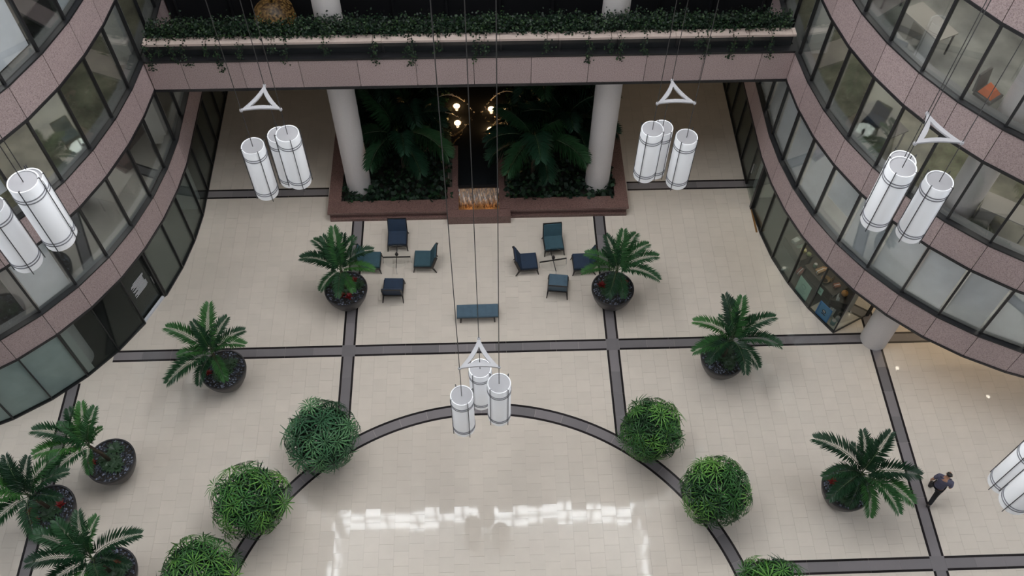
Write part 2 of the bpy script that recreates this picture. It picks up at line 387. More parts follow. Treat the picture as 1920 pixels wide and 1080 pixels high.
while xc < 10.1:
    w = min(1.83, 10.1 - xc); m = MB(); m.box(xc + .004, 6.1, 8.28, xc + w - .004, 6.42, 8.36); m.obj('coping_stone', M_COPE, bridge); xc += 1.83
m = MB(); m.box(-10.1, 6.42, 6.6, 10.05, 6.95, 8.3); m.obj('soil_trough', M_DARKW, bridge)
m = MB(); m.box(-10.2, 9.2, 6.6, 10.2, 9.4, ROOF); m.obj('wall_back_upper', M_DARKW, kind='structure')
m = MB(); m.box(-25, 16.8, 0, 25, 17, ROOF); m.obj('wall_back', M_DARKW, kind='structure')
m = MB()
for k in range(12): m.bar((-9.9 + k * 1.8, 9.16, 6.6), (-9.9 + k * 1.8, 9.16, 20), .07, .06)
m.obj('trim_1', M_FRAME, kind='structure')

# ------------------------------------------------------------------ roof, lantern, side glazing, front wall
m = MB(); m.box(-25, -19, ROOF, -10.55, 17, ROOF + .4); m.box(10.55, -19, ROOF, 25, 17, ROOF + .4); m.box(-10.55, 7.12, ROOF, 10.55, 17, ROOF + .4); m.box(-10.55, -19, ROOF, 10.55, -9.8, ROOF + .4)
m.obj('ceiling', M_CEIL, kind='structure')
m = MB(); m.box(-11, -10, 37.8, 11, 7.6, 38); w4 = MB(); w4.box(-11, -10, ROOF + .4, 11, -9.8, 37.8); w4.obj('wall_lantern', M_CEIL, kind='structure'); lid = m.obj('ceiling_lantern', M_CEIL, kind='structure')
m = MB()
for k in range(13): m.box(-10.5 + k * 1.75 - .08, 7.02, ROOF + .1, -10.5 + k * 1.75 + .08, 7.12, 37.8)
m.box(-10.5, 7.02, 35.6, 10.5, 7.12, 35.75)
m.obj('window_1', M_FRAME, kind='structure')
for s, n in ((-1, 2), (1, 3)):
    m = MB()
    for k in range(11): m.box(s * 10.5 - .05, -9.8 + k * 1.68 - .08, ROOF + .1, s * 10.5 + .05, -9.8 + k * 1.68 + .08, 37.8)
    m.box(s * 10.5 - .05, -9.8, 35.6, s * 10.5 + .05, 7, 35.75)
    m.obj('window_%d' % n, M_FRAME, kind='structure')
    m = MB()
    for k in range(10): m.box(s * 24.2 - .1, -18.6 + k * 1.6 - .15, 0, s * 24.2 + .1, -18.6 + k * 1.6 + .15, ROOF)
    for z in range(1, 9): m.box(s * 24.2 - .1, -18.7, z * 3.62 - .5, s * 24.2 + .1, -4.2, z * 3.62)
    m.obj('window_%d' % (n + 2), M_WHITE, kind='structure')
m = MB(); m.box(-25, -19.2, 0, 25, -19, 38); m.obj('wall_front', M_FRONT, kind='structure')
for s, nm in ((-1, 'wall_outer_left'), (1, 'wall_outer_right')):
    m = MB(); m.box(s * 25 - .1, -4.2, 0, s * 25 + .1, 17, ROOF); m.obj(nm, M_WHITE, kind='structure')

# downlights in the soffit under the right tower, and warm light under the bridge
M_LAMP = plain('lit_lamp_glass', (1, .95, .85), .4, emit=(1, .9, .75), emit_s=40)
M_METAL = plain('brushed_metal', (.45, .45, .47), .35, metal=.9)
for x, y, w in ((15.76, .42, 'nearer the round column'), (18.78, -.89, 'farther from the round column')):
    t = thing('downlight', 'small round lit downlight in the soffit under the right tower, ' + w, 'lamp', (x, y, Z1 - .022))
    m = MB(); m.lathe([(.075, -.005), (.075, 0)], 16, capb=True); m.obj('diffuser', M_LAMP, t)
    m = MB(); m.lathe([(.075, -.012), (.11, -.012), (.11, 0), (.075, 0)], 16); m.obj('trim_ring', M_METAL, t)
area('lobby_lamp', (17.5, 1.2, Z1 - .06), (0, 0, -1), 5, 1.6, 2.2, (1, .78, .5))
area('bridge_lamp', (8.2, 11.5, 6.25), (0, 0, -1), 2, 6, .5, (1, .76, .45))
area('bridge_lamp', (-8.2, 11.5, 6.25), (0, 0, -1), 2, 6, .25, (1, .76, .45))
for V, mir in ((RV, 1), (LV, -1)):
    Q = inward(V, 2.0, mir)
    for lev in range(4):
        for i in (NB - 3, NB, NB + 3, NB + 6, NB + 9, NB + 12):
            area('office_fill_light', (Q[i].x, Q[i].y, Z1 + FH * (lev + 1) - .06), (0, 0, -1), 1.6, 1.6, (4.3 if mir > 0 else 2.9), (1, .95, .86))  # area lights added to brighten the tower interiors
for i in (NB + 1, NB + 3):
    Q = inward(RV, 1.6, 1); area('shop_fill_light', (Q[i].x, Q[i].y, Z1 - .06), (0, 0, -1), 1.2, 1.2, 4.5, (1, .85, .65))  # fill light added so the goods behind the glass show
Q = inward(LV, 1.6, -1)
for i in (NB + 6, NB + 9): area('shop_fill_light', (Q[i].x, Q[i].y, Z1 - .06), (0, 0, -1), 1.2, 1.2, .5, (.8, 1, .97))
# ------------------------------------------------------------------ granite planter with fountain
M_SOIL = plain('dark_soil', (.02, .017, .014), .95, noise=.4, scale=9)
M_WATER = plain('dark_pool_water', (.012, .014, .016), .08, spec=.6)
pl = thing('granite_planter', 'long red brown granite planter with a fountain in the middle, under the bridge', 'planter', (0, 5.68, 0))
Y0 = 5.68
def PB(nm, mat, *boxes):
    m = MB()
    for b in boxes: m.box(b[0], b[1] - Y0, b[2], b[3], b[4] - Y0, b[5])
    return m.obj(nm, mat, pl)
for s in (-1, 1):
    a, b = (-5.62, -1.18) if s < 0 else (1.2, 5.62)
    PB('plinth', M_BROWN, (a, 5.68, 0, b, 12.9, .14))
    PB('front_wall', M_BROWN, (a, 5.8, .14, b, 6.2, .36)); PB('front_coping', M_BROWN, (a - .06 * (s < 0), 5.72, .36, b + .06 * (s > 0), 6.3, .45))
    o0, o1 = (-5.62, -5.2) if s < 0 else (5.2, 5.62)
    PB('side_wall', M_BROWN, (o0, 6.2, .14, o1, 12.9, .36)); PB('side_coping', M_BROWN, (o0 - .06 * (s < 0), 6.3, .36, o1 + .06 * (s > 0), 12.9, .45))
    i0, i1 = (-1.0, -.78) if s < 0 else (.78, 1.0)
    PB('channel_coping', M_BROWN, (i0, 6.2, .14, i1, 9.0, .47))
    PB('soil', M_SOIL, (min(o0, i1) + .3, 6.2, .1, max(o1, i0) - .3, 12.9, .3))
PB('basin_wall', M_BROWN, (-1.18, 5.44, 0, 1.2, 5.8, .42), (-1.18, 5.8, 0, -.76, 6.9, .45), (.78, 5.8, 0, 1.2, 6.9, .45))
PB('basin_lip', M_FRAME, (-.76, 6.86, .36, .78, 7.0, .44))
PB('channel_water', M_WATER, (-.78, 7.0, .2, .78, 9.0, .4)); PB('pool_water', M_WATER, (-2.4, 9.0, .2, 2.4, 12.9, .36))
for bx in ((-2.6, 8.9, .14, -.78, 9.05, .44), (.78, 8.9, .14, 2.6, 9.05, .44), (-2.6, 9.05, .14, -2.45, 12.9, .44), (2.45, 9.05, .14, 2.6, 12.9, .44)): PB('pool_wall', M_BROWN, bx)
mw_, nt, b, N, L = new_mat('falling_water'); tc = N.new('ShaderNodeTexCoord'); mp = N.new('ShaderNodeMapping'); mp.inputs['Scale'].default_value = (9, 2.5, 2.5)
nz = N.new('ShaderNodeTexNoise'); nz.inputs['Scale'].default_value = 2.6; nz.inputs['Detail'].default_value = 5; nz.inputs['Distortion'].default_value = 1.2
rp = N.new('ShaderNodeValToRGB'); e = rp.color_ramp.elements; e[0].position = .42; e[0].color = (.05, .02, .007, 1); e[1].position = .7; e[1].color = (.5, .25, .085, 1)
L.new(tc.outputs['Object'], mp.inputs[0]); L.new(mp.outputs[0], nz.inputs['Vector']); L.new(nz.outputs['Fac'], rp.inputs[0]); L.new(rp.outputs[0], b.inputs['Base Color']); b.inputs['Roughness'].default_value = .2  # warm lamp glow painted into the water as orange-brown tones
m = MB()
for i in range(14):
    for k in range(6):
        pass
NX, NZ = 28, 10
idx = []
for k in range(NZ + 1):
    f = k / NZ
    for i in range(NX + 1):
        m.v.append((-.76 + 1.54 * i / NX, (6.1 - Y0) + .78 * f + .03 * math.sin(i * 1.7 + k * .6) * (1 - abs(2 * f - 1)), .08 + .32 * f ** 1.3 + .012 * math.sin(i * 2.9 + k)))
for k in range(NZ):
    for i in range(NX):
        a = k * (NX + 1) + i; m.f.append((a, a + 1, a + NX + 2, a + NX + 1)); m.m.append(0)
m.obj('falling_water', mw_, pl, smooth=True)
PB('basin_water', plain('glow_tinted_basin_water', (.25, .14, .06), .1), (-.76, 5.8, .02, .78, 6.16, .09))  # orange-brown base colour carries painted lamp glow
M_WARM = plain('underwater_lamp_glass', (1, .8, .5), .3, emit=(1, .62, .26), emit_s=30)
def pool_light(nm, x, y, z, r, en, lab):
    t = thing('underwater_lamp', lab, 'lamp', (x, y, z))
    m = MB(); m.lathe([(r, 0), (r, .02), (r * .6, .035)], 14, capt=True, capb=True); m.obj('lens', M_WARM, t)
    m = MB(); m.lathe([(r * 1.25, -.01), (r * 1.35, .015), (r * 1.02, .015)], 14); m.obj('collar', M_METAL, t)
    l = bpy.data.lights.new('lamp_glow', 'POINT'); l.energy = en; l.color = (1, .55, .22); l.shadow_soft_size = .06
    o = bpy.data.objects.new('lamp_glow', l); COL.objects.link(o); o.location = (x, y, z + .16)
pool_light('a', -.36, 5.98, .095, .05, 1.7, 'left of the two lamps glowing in the small front basin')
pool_light('a', .4, 5.98, .095, .05, 1.7, 'right of the two lamps glowing in the small front basin')
for x, y, w in ((-.84, 11.3, 'back left'), (-.8, 10.35, 'front left'), (.58, 11.1, 'back right'), (.53, 9.95, 'front right')):
    pool_light('a', x, y,   .37, .12, 14, 'warm lamp glowing in the dark pool, %s of the four under the jets' % w)
M_JET = plain('water_jet', (.75, .65, .52), .15, spec=.8)
def jet(p0, p1, hgt, lab):
    t = thing('water_jet', lab, 'water jet', p0, 0, 'thin water jets arching over the dark pool')
    m = MB(); P0 = Vector((0, 0, 0)); P1 = Vector(p1) - Vector(p0); pts = []
    for i in range(17):
        f = i / 16; q = P0.lerp(P1, f); q.z += hgt * 4 * f * (1 - f); pts.append(q)
    m.tube(pts[:14], .016, 5); m.obj('stream', M_JET, t)
    d = MB()
    for q in pts[9:]:
        for _ in range(3):
            c = q + Vector((random.gauss(0, .03), random.gauss(0, .03), random.gauss(0, .03))); r = .014
            d.hexa([c + Vector((sx * r, sy * r, -r)) for sx, sy in ((-1, -1), (1, -1), (1, 1), (-1, 1))], [c + Vector((sx * r, sy * r, r)) for sx, sy in ((-1, -1), (1, -1), (1, 1), (-1, 1))])
    d.obj('droplets', M_JET, t, kind='stuff')
jet((-2.3, 10.6, .5), (-.1, 10.9, .4), 1.1, 'thin water jet arching from the back left edge of the pool')
jet((-2.1, 9.7, .5), (-.5, 10.2, .4), .9, 'thin water jet arching from the front left edge of the pool')
jet((2.2, 10.9, .5), (.2, 10.9, .4), 1.1, 'thin water jet arching from the back right edge of the pool')
jet((2.3, 9.9, .5), (.7, 10.6, .4), .8, 'thin water jet arching from the front right edge of the pool')

# ------------------------------------------------------------------ foliage meshes
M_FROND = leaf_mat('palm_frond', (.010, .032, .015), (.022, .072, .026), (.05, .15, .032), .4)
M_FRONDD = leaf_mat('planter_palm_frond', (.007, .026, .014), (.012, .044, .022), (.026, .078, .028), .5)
M_RHAPIS = leaf_mat('lady_palm_leaf', (.012, .048, .014), (.042, .145, .030), (.14, .31, .055), .4)
M_RHAPIS2 = leaf_mat('lady_palm_leaf_bluish', (.012, .044, .020), (.040, .125, .055), (.12, .26, .11), .4)
M_STEM = plain('brown_stem', (.05, .035, .02), .8, noise=.3, scale=20)
M_RACHIS = plain('rachis_green', (.06, .10, .04), .5)
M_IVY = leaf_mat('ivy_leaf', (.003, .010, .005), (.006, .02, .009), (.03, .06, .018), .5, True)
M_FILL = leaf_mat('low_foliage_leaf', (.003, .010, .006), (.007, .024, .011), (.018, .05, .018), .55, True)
M_POT = plain('dark_glazed_pot', (.034, .031, .033), .42, noise=.2, scale=6)
M_PEB = leaf_mat('slate_pebble', (.015, .018, .026), (.07, .078, .105), (.24, .26, .33), .6, True)
M_RED = plain('red_bromeliad', (.20, .012, .012), .5)
M_BROML = plain('bromeliad_leaf', (.02, .05, .02), .45)

def frond_mesh(name, Ln, e0, e1, wid, mat, nl=36, droop=.3):
    m = MB(); pts = []; p = Vector((0, 0, 0)); K = 12
    for i in range(K + 1):
        f = i / K; pts.append(p.copy()); a = math.radians(e0 + (e1 - e0) * f ** 1.2)
        p = p + Vector((math.cos(a), 0, math.sin(a))) * (Ln / K)
    m.tube(pts, .014, 4, 1, False, .004)
    rnd = random.Random(int(Ln * 100 + e0))
    for s in (-1, 1):
        for k in range(nl):
            f = .14 + .86 * k / (nl - 1); x = f * K; i = min(int(x), K - 1); q = pts[i].lerp(pts[i + 1], x - i)
            tan = (pts[i + 1] - pts[i]).normalized(); up = Vector((0, 1, 0)).cross(tan) * -1
            if up.z < 0 and abs(tan.z) < .9: up = -up
            l = wid * (math.sin(PI * (.12 + .80 * f)) ** .7) * rnd.uniform(.9, 1.08)
            fw = .45 + .75 * f + rnd.uniform(-.1, .1)
            d = (Vector((0, s, 0)) + tan * fw + up * (.38 + rnd.uniform(-.15, .15))).normalized()
            w = .022 * Ln ** .5 * rnd.uniform(.8, 1.15); wv = tan.cross(d).cross(d).normalized() * w
            mid = q + d * l * .45; tip = q + d * l + Vector((0, 0, -droop * l * l * 1.4))
            n = len(m.v); m.v += [tuple(q), tuple(mid + wv), tuple(tip), tuple(mid - wv)]; m.f += [(n, n + 1, n + 2), (n, n + 2, n + 3)]; m.m += [0, 0]
    return m.mesh(name, [mat, M_RACHIS])
FR = [frond_mesh('frond', 1.35, 78, 18, .40, M_FROND), frond_mesh('frond', 1.5, 62, -18, .42, M_FROND), frond_mesh('frond', 1.55, 42, -38, .42, M_FROND), frond_mesh('frond', 1.35, 18, -60, .40, M_FROND), frond_mesh('frond', 1.2, 0, -70, .36, M_FROND)]
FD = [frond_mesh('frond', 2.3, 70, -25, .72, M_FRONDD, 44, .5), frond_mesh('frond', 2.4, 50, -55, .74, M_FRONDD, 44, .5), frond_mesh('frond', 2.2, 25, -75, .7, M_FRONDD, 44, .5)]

pm = MB(); pm.lathe([(.34, 0), (.40, .02), (.55, .25), (.68, .55), (.745, .80), (.75, .88), (.735, .90), (.70, .89), (.69, .82)], 40, capb=True)
POT = pm.mesh('pot', M_POT); smooth_by_angle(POT, 50)
pb = MB(); rr = random.Random(3)
for _ in range(420):
    a = rr.uniform(0, 2 * PI); r = .68 * math.sqrt(rr.random()); s = rr.uniform(.022, .045); x, y, z = r * math.cos(a), r * math.sin(a), .84 + rr.uniform(0, .02)
    v = [(x + s * .8 * math.cos(k * 2 * PI / 5 + a), y + s * math.sin(k * 2 * PI / 5 + a), z) for k in range(5)]
    n = len(pb.v); pb.v += v + [(x, y, z + s * .7)]
    for k in range(5): pb.f.append((n + k, n + (k + 1) % 5, n + 5)); pb.m.append(0)
n = len(pb.v); pb.v += [(.69 * math.cos(k * 2 * PI / 24), .69 * math.sin(k * 2 * PI / 24), .84) for k in range(24)]; pb.f.append(tuple(range(n, n + 24))); pb.m.append(1)
PEB = pb.mesh('pebbles', [M_PEB, M_SOIL])
bm_ = MB()
for k in range(16):
    a = k * 2.4; el = .35 + .05 * k; d = Vector((math.cos(a) * math.cos(el), math.sin(a) * math.cos(el), math.sin(el))); w = Vector((-math.sin(a), math.cos(a), 0)) * .028; l = .17 - .003 * k
    bm_.poly([(0, 0, 0), d * l * .5 + w, d * l, d * l * .5 - w], 0)
BROM = bm_.mesh('red_flower', M_RED)
sm_ = MB()
for k in range(14):
    a = k * 2.4; el = .55; d = Vector((math.cos(a) * math.cos(el), math.sin(a) * math.cos(el), math.sin(el))); w = Vector((-math.sin(a), math.cos(a), 0)) * .035; l = .3
    sm_.poly([(0, 0, 0), d * l * .5 + w, d * l + Vector((0, 0, -.08)), d * l * .5 - w], 0)
UNDER = sm_.mesh('underplant', M_BROML)

def palm(x, y, label, seed, crown=(0, 0), flowers=(), hz=1.9, rots=()):
    t = thing('potted_palm', label, 'palm', (x, y, 0), 0, 'palms in round dark pots')
    link('pot', POT, t); link('pebbles', PEB, t, rot=(0, 0, seed), kind='stuff')
    R = random.Random(seed)
    m = MB(); m.tube([(0, 0, .8), (crown[0] * .4, crown[1] * .4, .85 + (hz - .8) * .5), (crown[0], crown[1], hz)], .065, 8, r2=.05); m.obj('stem', M_STEM, t, smooth=True)
    for k in range(9):
        a = R.uniform(0, 6.28); r = R.uniform(.12, .42); link('underplant', UNDER, t, (r * math.cos(a), r * math.sin(a), .86), (0, 0, a), R.uniform(.7, 1.2))
    for a, r in flowers: link('red_flower', BROM, t, (r * math.cos(a), r * math.sin(a), .93), (0, 0, a), R.uniform(.9, 1.25))
    for a, lvl, sc in rots:
        link('frond', FR[lvl], t, (crown[0], crown[1], hz + R.uniform(-.06, .04)), (R.uniform(-.12, .12), R.uniform(-.08, .08), math.radians(a)), sc * R.uniform(.95, 1.05))
palm(-4.68, 2.01, 'potted palm partly hiding a teal lounge chair, on the band left of the left table', 11, (-.02, .05), ((.8, .4), (-1.9, .35), (-1.2, .42)), rots=((178, 1, 1), (160, 2, .95), (140, 1, 1.0), (120, 0, 1.05), (98, 0, 1.1), (75, 0, 1.0), (60, 1, .85), (12, 1, 1.0), (350, 2, .85), (268, 2, .8), (225, 3, .75), (300, 3, .7)))
palm(4.66, 1.76, 'potted palm partly hiding a navy lounge chair, on the band right of the right table', 12, (.05, .05), ((.4, .48), (2.9, .4)), rots=((115, 0, 1.05), (80, 0, 1.1), (55, 1, 1.05), (30, 1, 1.0), (8, 1, 1.0), (335, 2, 1.0), (165, 1, .95), (190, 2, .9), (250, 3, .85), (280, 3, .8), (140, 0, .8)))
palm(8.09, -1.09, 'potted palm on the right, below the shop window, across the cross band', 13, (.08, .0), (), rots=((108, 0, 1.2), (72, 0, 1.2), (92, 1, .95), (165, 1, 1.1), (148, 0, .9), (15, 1, 1.1), (345, 2, 1.1), (200, 2, 1.05), (225, 2, .9), (275, 2, .95), (310, 3, .95), (40, 1, .8), (180, 3, .8)))
palm(-8.5, -1.11, 'potted palm alone on the left floor between the curved tower and the middle', 14, (-.1, .02), ((3.5, .45),), rots=((85, 0, 1.25), (50, 0, 1.15), (130, 0, 1.0), (160, 1, 1.15), (25, 1, 1.0), (350, 1, 1.05), (225, 2, 1.2), (250, 3, .85), (200, 1, .8), (300, 3, .75)))
palm(-11.53, -4.25, 'potted palm leaning left, upper one of the three in the lower left corner', 15, (-.28, .02), ((3.3, .5),), rots=((100, 0, 1.1), (70, 0, 1.0), (120, 1, .9), (175, 1, 1.15), (195, 2, 1.1), (160, 0, .9), (230, 2, 1.0), (20, 0, .75), (280, 3, .7)))
palm(-13.04, -5.74, 'potted palm standing on the grey band near the left edge, with three red flowers', 16, (-.2, .0), ((.2, .35), (3.4, .5), (-2.2, .48)), rots=((80, 0, 1.05), (50, 1, 1.0), (110, 0, 1.1), (150, 1, 1.1), (180, 1, 1.15), (210, 1, 1.1), (238, 2, 1.1), (295, 2, 1.05), (20, 1, 1.0), (350, 2, .8), (130, 1, .9)))
palm(-10.81, -7.73, 'potted palm cut by the bottom edge, lowest of the three on the left', 17, (-.15, .05), ((.9, .3), (-1, .45)), rots=((130, 0, 1.2), (95, 0, 1.1), (55, 0, 1.15), (15, 1, 1.2), (165, 1, 1.2), (195, 1, 1.2), (220, 2, 1.0), (300, 2, .9), (260, 2, .9), (345, 2, .8)))
palm(11.15, -5.79, 'potted palm beside the walking person on the right', 18, (.16, .02), ((2.8, .45),), rots=((155, 1, 1.35), (138, 0, .9), (95, 0, 1.1), (75, 0, .9), (48, 0, 1.2), (345, 1, 1.15), (320, 2, 1.1), (295, 2, 1.1), (270, 3, .95), (215, 2, 1.0), (190, 2, .9), (240, 3, .9)))

# round bushes (lady palms) along the circle
def fan_mesh(nm, mat, nb, L, seed):
    R = random.Random(seed); m = MB()
    for k in range(nb):
        a = math.radians(-160 + 320 * k / (nb - 1)) + R.uniform(-.06, .06); l = L * (1 - .18 * abs(k / (nb - 1) - .5) * 2) * R.uniform(.9, 1.1); w = .021
        d = Vector((math.cos(a), math.sin(a), 0)); s = Vector((-math.sin(a), math.cos(a), 0)); dz = -.09 * R.uniform(.2, 1.6)
        q0 = d * .02; q1 = d * l * .5 + Vector((0, 0, .02)); q2 = d * l + Vector((0, 0, dz))
        n = len(m.v); m.v += [tuple(q0), tuple(q1 + s * w), tuple(q2 + s * w * .35), tuple(q2 - s * w * .35), tuple(q1 - s * w), tuple(q1 + Vector((0, 0, -.012)))]
        m.f += [(n, n + 5, n + 1), (n, n + 4, n + 5), (n + 1, n + 5, n + 2), (n + 5, n + 4, n + 3), (n + 5, n + 3, n + 2)]; m.m += [0] * 5
    return m.mesh(nm, mat)
FAN = [[fan_mesh('fan_leaf', mt, nb, L, i) for i, (nb, L) in enumerate(((13, .46), (12, .42), (14, .48), (12, .38)))] for mt in (M_RHAPIS, M_RHAPIS2)]
pm = MB(); pm.lathe([(.30, 0), (.34, .02), (.45, .3), (.50, .55), (.49, .58), (.45, .56)], 28, capb=True); POT2 = pm.mesh('pot', M_POT); smooth_by_angle(POT2, 50)
def bush(x, y, rad, label, seed, var, nl=66):
    t = thing('lady_palm_bush', label, 'bush', (x, y, 0), 0, 'round bushy palms along the circle')
    R = random.Random(seed); link('pot', POT2, t)
    zc = 1.7; ri = rad - .17
    m = MB()
    for k in range(7):
        a = k * 2.4; m.tube([(.15 * math.cos(a), .15 * math.sin(a), .5), (.35 * math.cos(a), .35 * math.sin(a), 1.2), (.55 * math.cos(a), .55 * math.sin(a), 1.9)], .018, 5)
    m.obj('stem', M_STEM, t)
    m = MB(); m.lathe([(.44, .54), (0.01, .56)], 20); m.obj('soil', M_SOIL, t)
    fill = MB()
    def orient(nrm, spin):
        q = Vector((0, 0, 1)).rotation_difference(nrm); return (q @ Quaternion((0, 0, 1), spin))
    for k in range(nl):
        z = 1 - 1.45 * (k + .5) / nl; a = k * 2.39996 + R.uniform(-.15, .15); h = math.sqrt(max(0, 1 - z * z))
        d = Vector((h * math.cos(a), h * math.sin(a), z)); pos = d * ri * R.uniform(.84, 1.12) * (1 if z > -.2 else .95)
        out = Vector((d.x, d.y, 0)); nrm = (d + Vector((R.gauss(0, .2), R.gauss(0, .2), .15 + R.gauss(0, .15)))).normalized()
        o = link('fan_leaf', FAN[var][k % 4], t, (pos.x, pos.y, zc + pos.z), None, R.uniform(.85, 1.2))
        # blade fan pointing outwards and down the ball
        xa = (d - nrm * d.dot(nrm)); 
        if xa.length < .15: xa = Vector((math.cos(a), math.sin(a), 0)); xa = xa - nrm * xa.dot(nrm)
        xa.normalize(); ya = nrm.cross(xa); Mx = Matrix((xa, ya, nrm)).transposed() @ Matrix.Rotation(R.uniform(-.5, .5), 3, 'Z')
        o.rotation_euler = Mx.to_euler()
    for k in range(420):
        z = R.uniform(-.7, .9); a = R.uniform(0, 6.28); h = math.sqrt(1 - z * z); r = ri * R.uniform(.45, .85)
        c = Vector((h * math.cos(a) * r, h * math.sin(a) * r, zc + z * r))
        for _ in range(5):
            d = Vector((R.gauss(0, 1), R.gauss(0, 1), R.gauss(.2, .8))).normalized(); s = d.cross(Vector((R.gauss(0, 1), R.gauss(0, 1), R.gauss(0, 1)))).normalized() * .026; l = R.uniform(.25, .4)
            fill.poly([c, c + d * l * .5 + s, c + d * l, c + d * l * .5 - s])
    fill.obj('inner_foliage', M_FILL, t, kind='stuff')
bush(-4.9, -4.01, 1.22, 'round bushy palm at the end of the left band, the largest on the circle', 21, 1, 76)
bush(-6.79, -6.02, 1.2, 'round bushy palm second from the top on the left side of the circle', 22, 0, 74)
bush(5.24, -4.09, 1.06, 'round bushy palm at the lower end of the right band', 23, 0)
bush(6.92, -6.11, 1.12, 'round bushy palm second from the top on the right side of the circle', 24, 0)
bush(-8.0, -8.16, 1.15, 'round bushy palm cut by the bottom edge on the left of the circle', 25, 0)
bush(7.92, -9.15, 1.1, 'round bushy palm cut by the bottom edge on the right, beside the cross band', 26, 0)

# palms and low foliage in the planter
def big_palm(x, y, hz, label, seed, n=11):
    t = thing('planter_palm', label, 'palm', (x, y, .3), 0, 'tall palms in the granite planter'); R = random.Random(seed)
    m = MB(); m.tube([(0, 0, 0), (.05, .02, hz * .5), (0, 0, hz)], .09, 8, r2=.06); m.obj('trunk', M_STEM, t, smooth=True)
    for k in range(n):
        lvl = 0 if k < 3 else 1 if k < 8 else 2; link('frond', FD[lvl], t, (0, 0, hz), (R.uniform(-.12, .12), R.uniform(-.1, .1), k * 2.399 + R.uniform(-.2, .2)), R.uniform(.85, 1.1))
big_palm(-2.9, 7.9, 1.9, 'dark planter palm nearest the left column, in front', 31)
big_palm(-2.6, 9.3, 1.9, 'dark planter palm left of the channel, behind the front one', 32, 8)
big_palm(2.1, 7.5, 2.0, 'dark planter palm right of the channel, its fronds over the front coping', 33, 13)
big_palm(3.3, 8.4, 2.1, 'dark planter palm nearest the right column', 34, 12)
big_palm(2.6, 10.2, 2.4, 'dark planter palm behind on the right, beside the pool', 35)
big_palm(-3.6, 10.4, 2.2, 'dark planter palm behind on the left, beside the pool', 36)
def leaf_cloud(n, fn, size, R):
    m = MB()
    for _ in range(n):
        c = Vector(fn()); d = Vector((R.gauss(0, 1), R.gauss(0, 1), R.gauss(.1, .6))).normalized(); s = d.cross(Vector((R.gauss(0, .5), R.gauss(0, .5), 1))).normalized(); l = size * R.uniform(.6, 1.3)
        m.poly([c, c + d * l * .45 + s * l * .38, c + d * l, c + d * l * .45 - s * l * .38])
    return m
R = random.Random(5)
def sp(x0, x1):
    def f():
        x = R.uniform(x0, x1); y = 6.3 + 6.4 * R.random() ** 1.4; return (x, y, .3 + R.random() * .42 * (1 if y > 6.6 else .5))
    return f
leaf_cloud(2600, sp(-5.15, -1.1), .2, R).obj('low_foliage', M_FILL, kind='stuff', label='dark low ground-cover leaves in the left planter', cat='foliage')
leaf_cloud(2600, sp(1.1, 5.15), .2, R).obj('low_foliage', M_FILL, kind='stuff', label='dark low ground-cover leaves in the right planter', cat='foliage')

# ivy along the bridge
def ivy_fn():
    x = R.uniform(-10.1, 10.0); b = .5 + .5 * math.sin(x * 2.3) * math.sin(x * .9 + 1)
    y = R.uniform(6.3, 7.0); return (x, y + R.gauss(0, .05), 8.3 + abs(R.gauss(0, .16)) + .12 * b)
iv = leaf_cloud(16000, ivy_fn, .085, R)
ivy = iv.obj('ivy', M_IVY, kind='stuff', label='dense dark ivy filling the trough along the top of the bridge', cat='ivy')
xs = [-10.0, -9.7, -9.3, -8.9, -8.2, -7.9, -7.2, -6.2, -5.8, -4.6, -3.1, -2.0, -1.9, -1.1, .1, .35, 2.3, 3.6, 4.3, 4.6, 5.4, 7.0, 7.3, 8.1, 8.6, 9.3]
for i, x in enumerate(xs):
    ln = (.9, .35, .6, .75, .4, 1.0, .5, .3, .7, .45, .8, .5, .9, .4, .75, .5, .45, .9, .5, .8, .6, .35, .75, .85, .5, .8)[i % 26]
    t = []
    m = MB(); p = [Vector((x, 6.42, 8.4)), Vector((x, 6.05, 8.4))]
    for k in range(6): p.append(Vector((x + R.gauss(0, .04), 6.0 + R.gauss(0, .015), 8.36 - ln * (k + 1) / 6)))
    m.tube(p, .006, 4, 1)
    for k in range(int(70 * ln) + 14):
        f = R.uniform(0.1, len(p) - 1.01); j = int(f); c = p[j].lerp(p[j + 1], f - j) + Vector((R.gauss(0, .07), -abs(R.gauss(0, .03)), R.gauss(0, .03)))
        d = Vector((R.gauss(0, 1), -.4, R.gauss(-.6, .5))).normalized(); s = d.cross(Vector((0, -1, .3))).normalized(); l = .07 * R.uniform(.6, 1.2)
        m.poly([c, c + d * l * .45 + s * l * .4, c + d * l, c + d * l * .45 - s * l * .4])
    m.obj('vine_strand', [M_IVY, M_STEM], ivy)

# amber lamp glowing in the dark behind the ivy
M_AMBER, nt, b, N, L = new_mat('amber_mottled_glass'); tc = N.new('ShaderNodeTexCoord'); vz = N.new('ShaderNodeTexNoise'); vz.inputs['Scale'].default_value = 13; vz.inputs['Detail'].default_value = 5
rp = N.new('ShaderNodeValToRGB'); e = rp.color_ramp.elements; e[0].position = .42; e[0].color = (.05, .02, .004, 1); e[1].position = .66; e[1].color = (1.6, .95, .3, 1)
L.new(tc.outputs['Object'], vz.inputs['Vector']); L.new(vz.outputs['Fac'], rp.inputs[0]); L.new(rp.outputs[0], b.inputs['Emission Color']); b.inputs['Emission Strength'].default_value = .055; b.inputs['Base Color'].default_value = (.03, .015, .006, 1)
t = thing('amber_lamp', 'dim amber mottled glass lamp glowing in the dark above the ivy', 'lamp', (-6.45, 8.2, 7.1))
m = MB(); m.lathe([(.1, 0), (.5, .12), (.68, .45), (.62, .85), (.3, 1.1), (.1, 1.15)], 28, capb=True); me = m.mesh('glass_shade', M_AMBER, True); link('glass_shade', me, t)
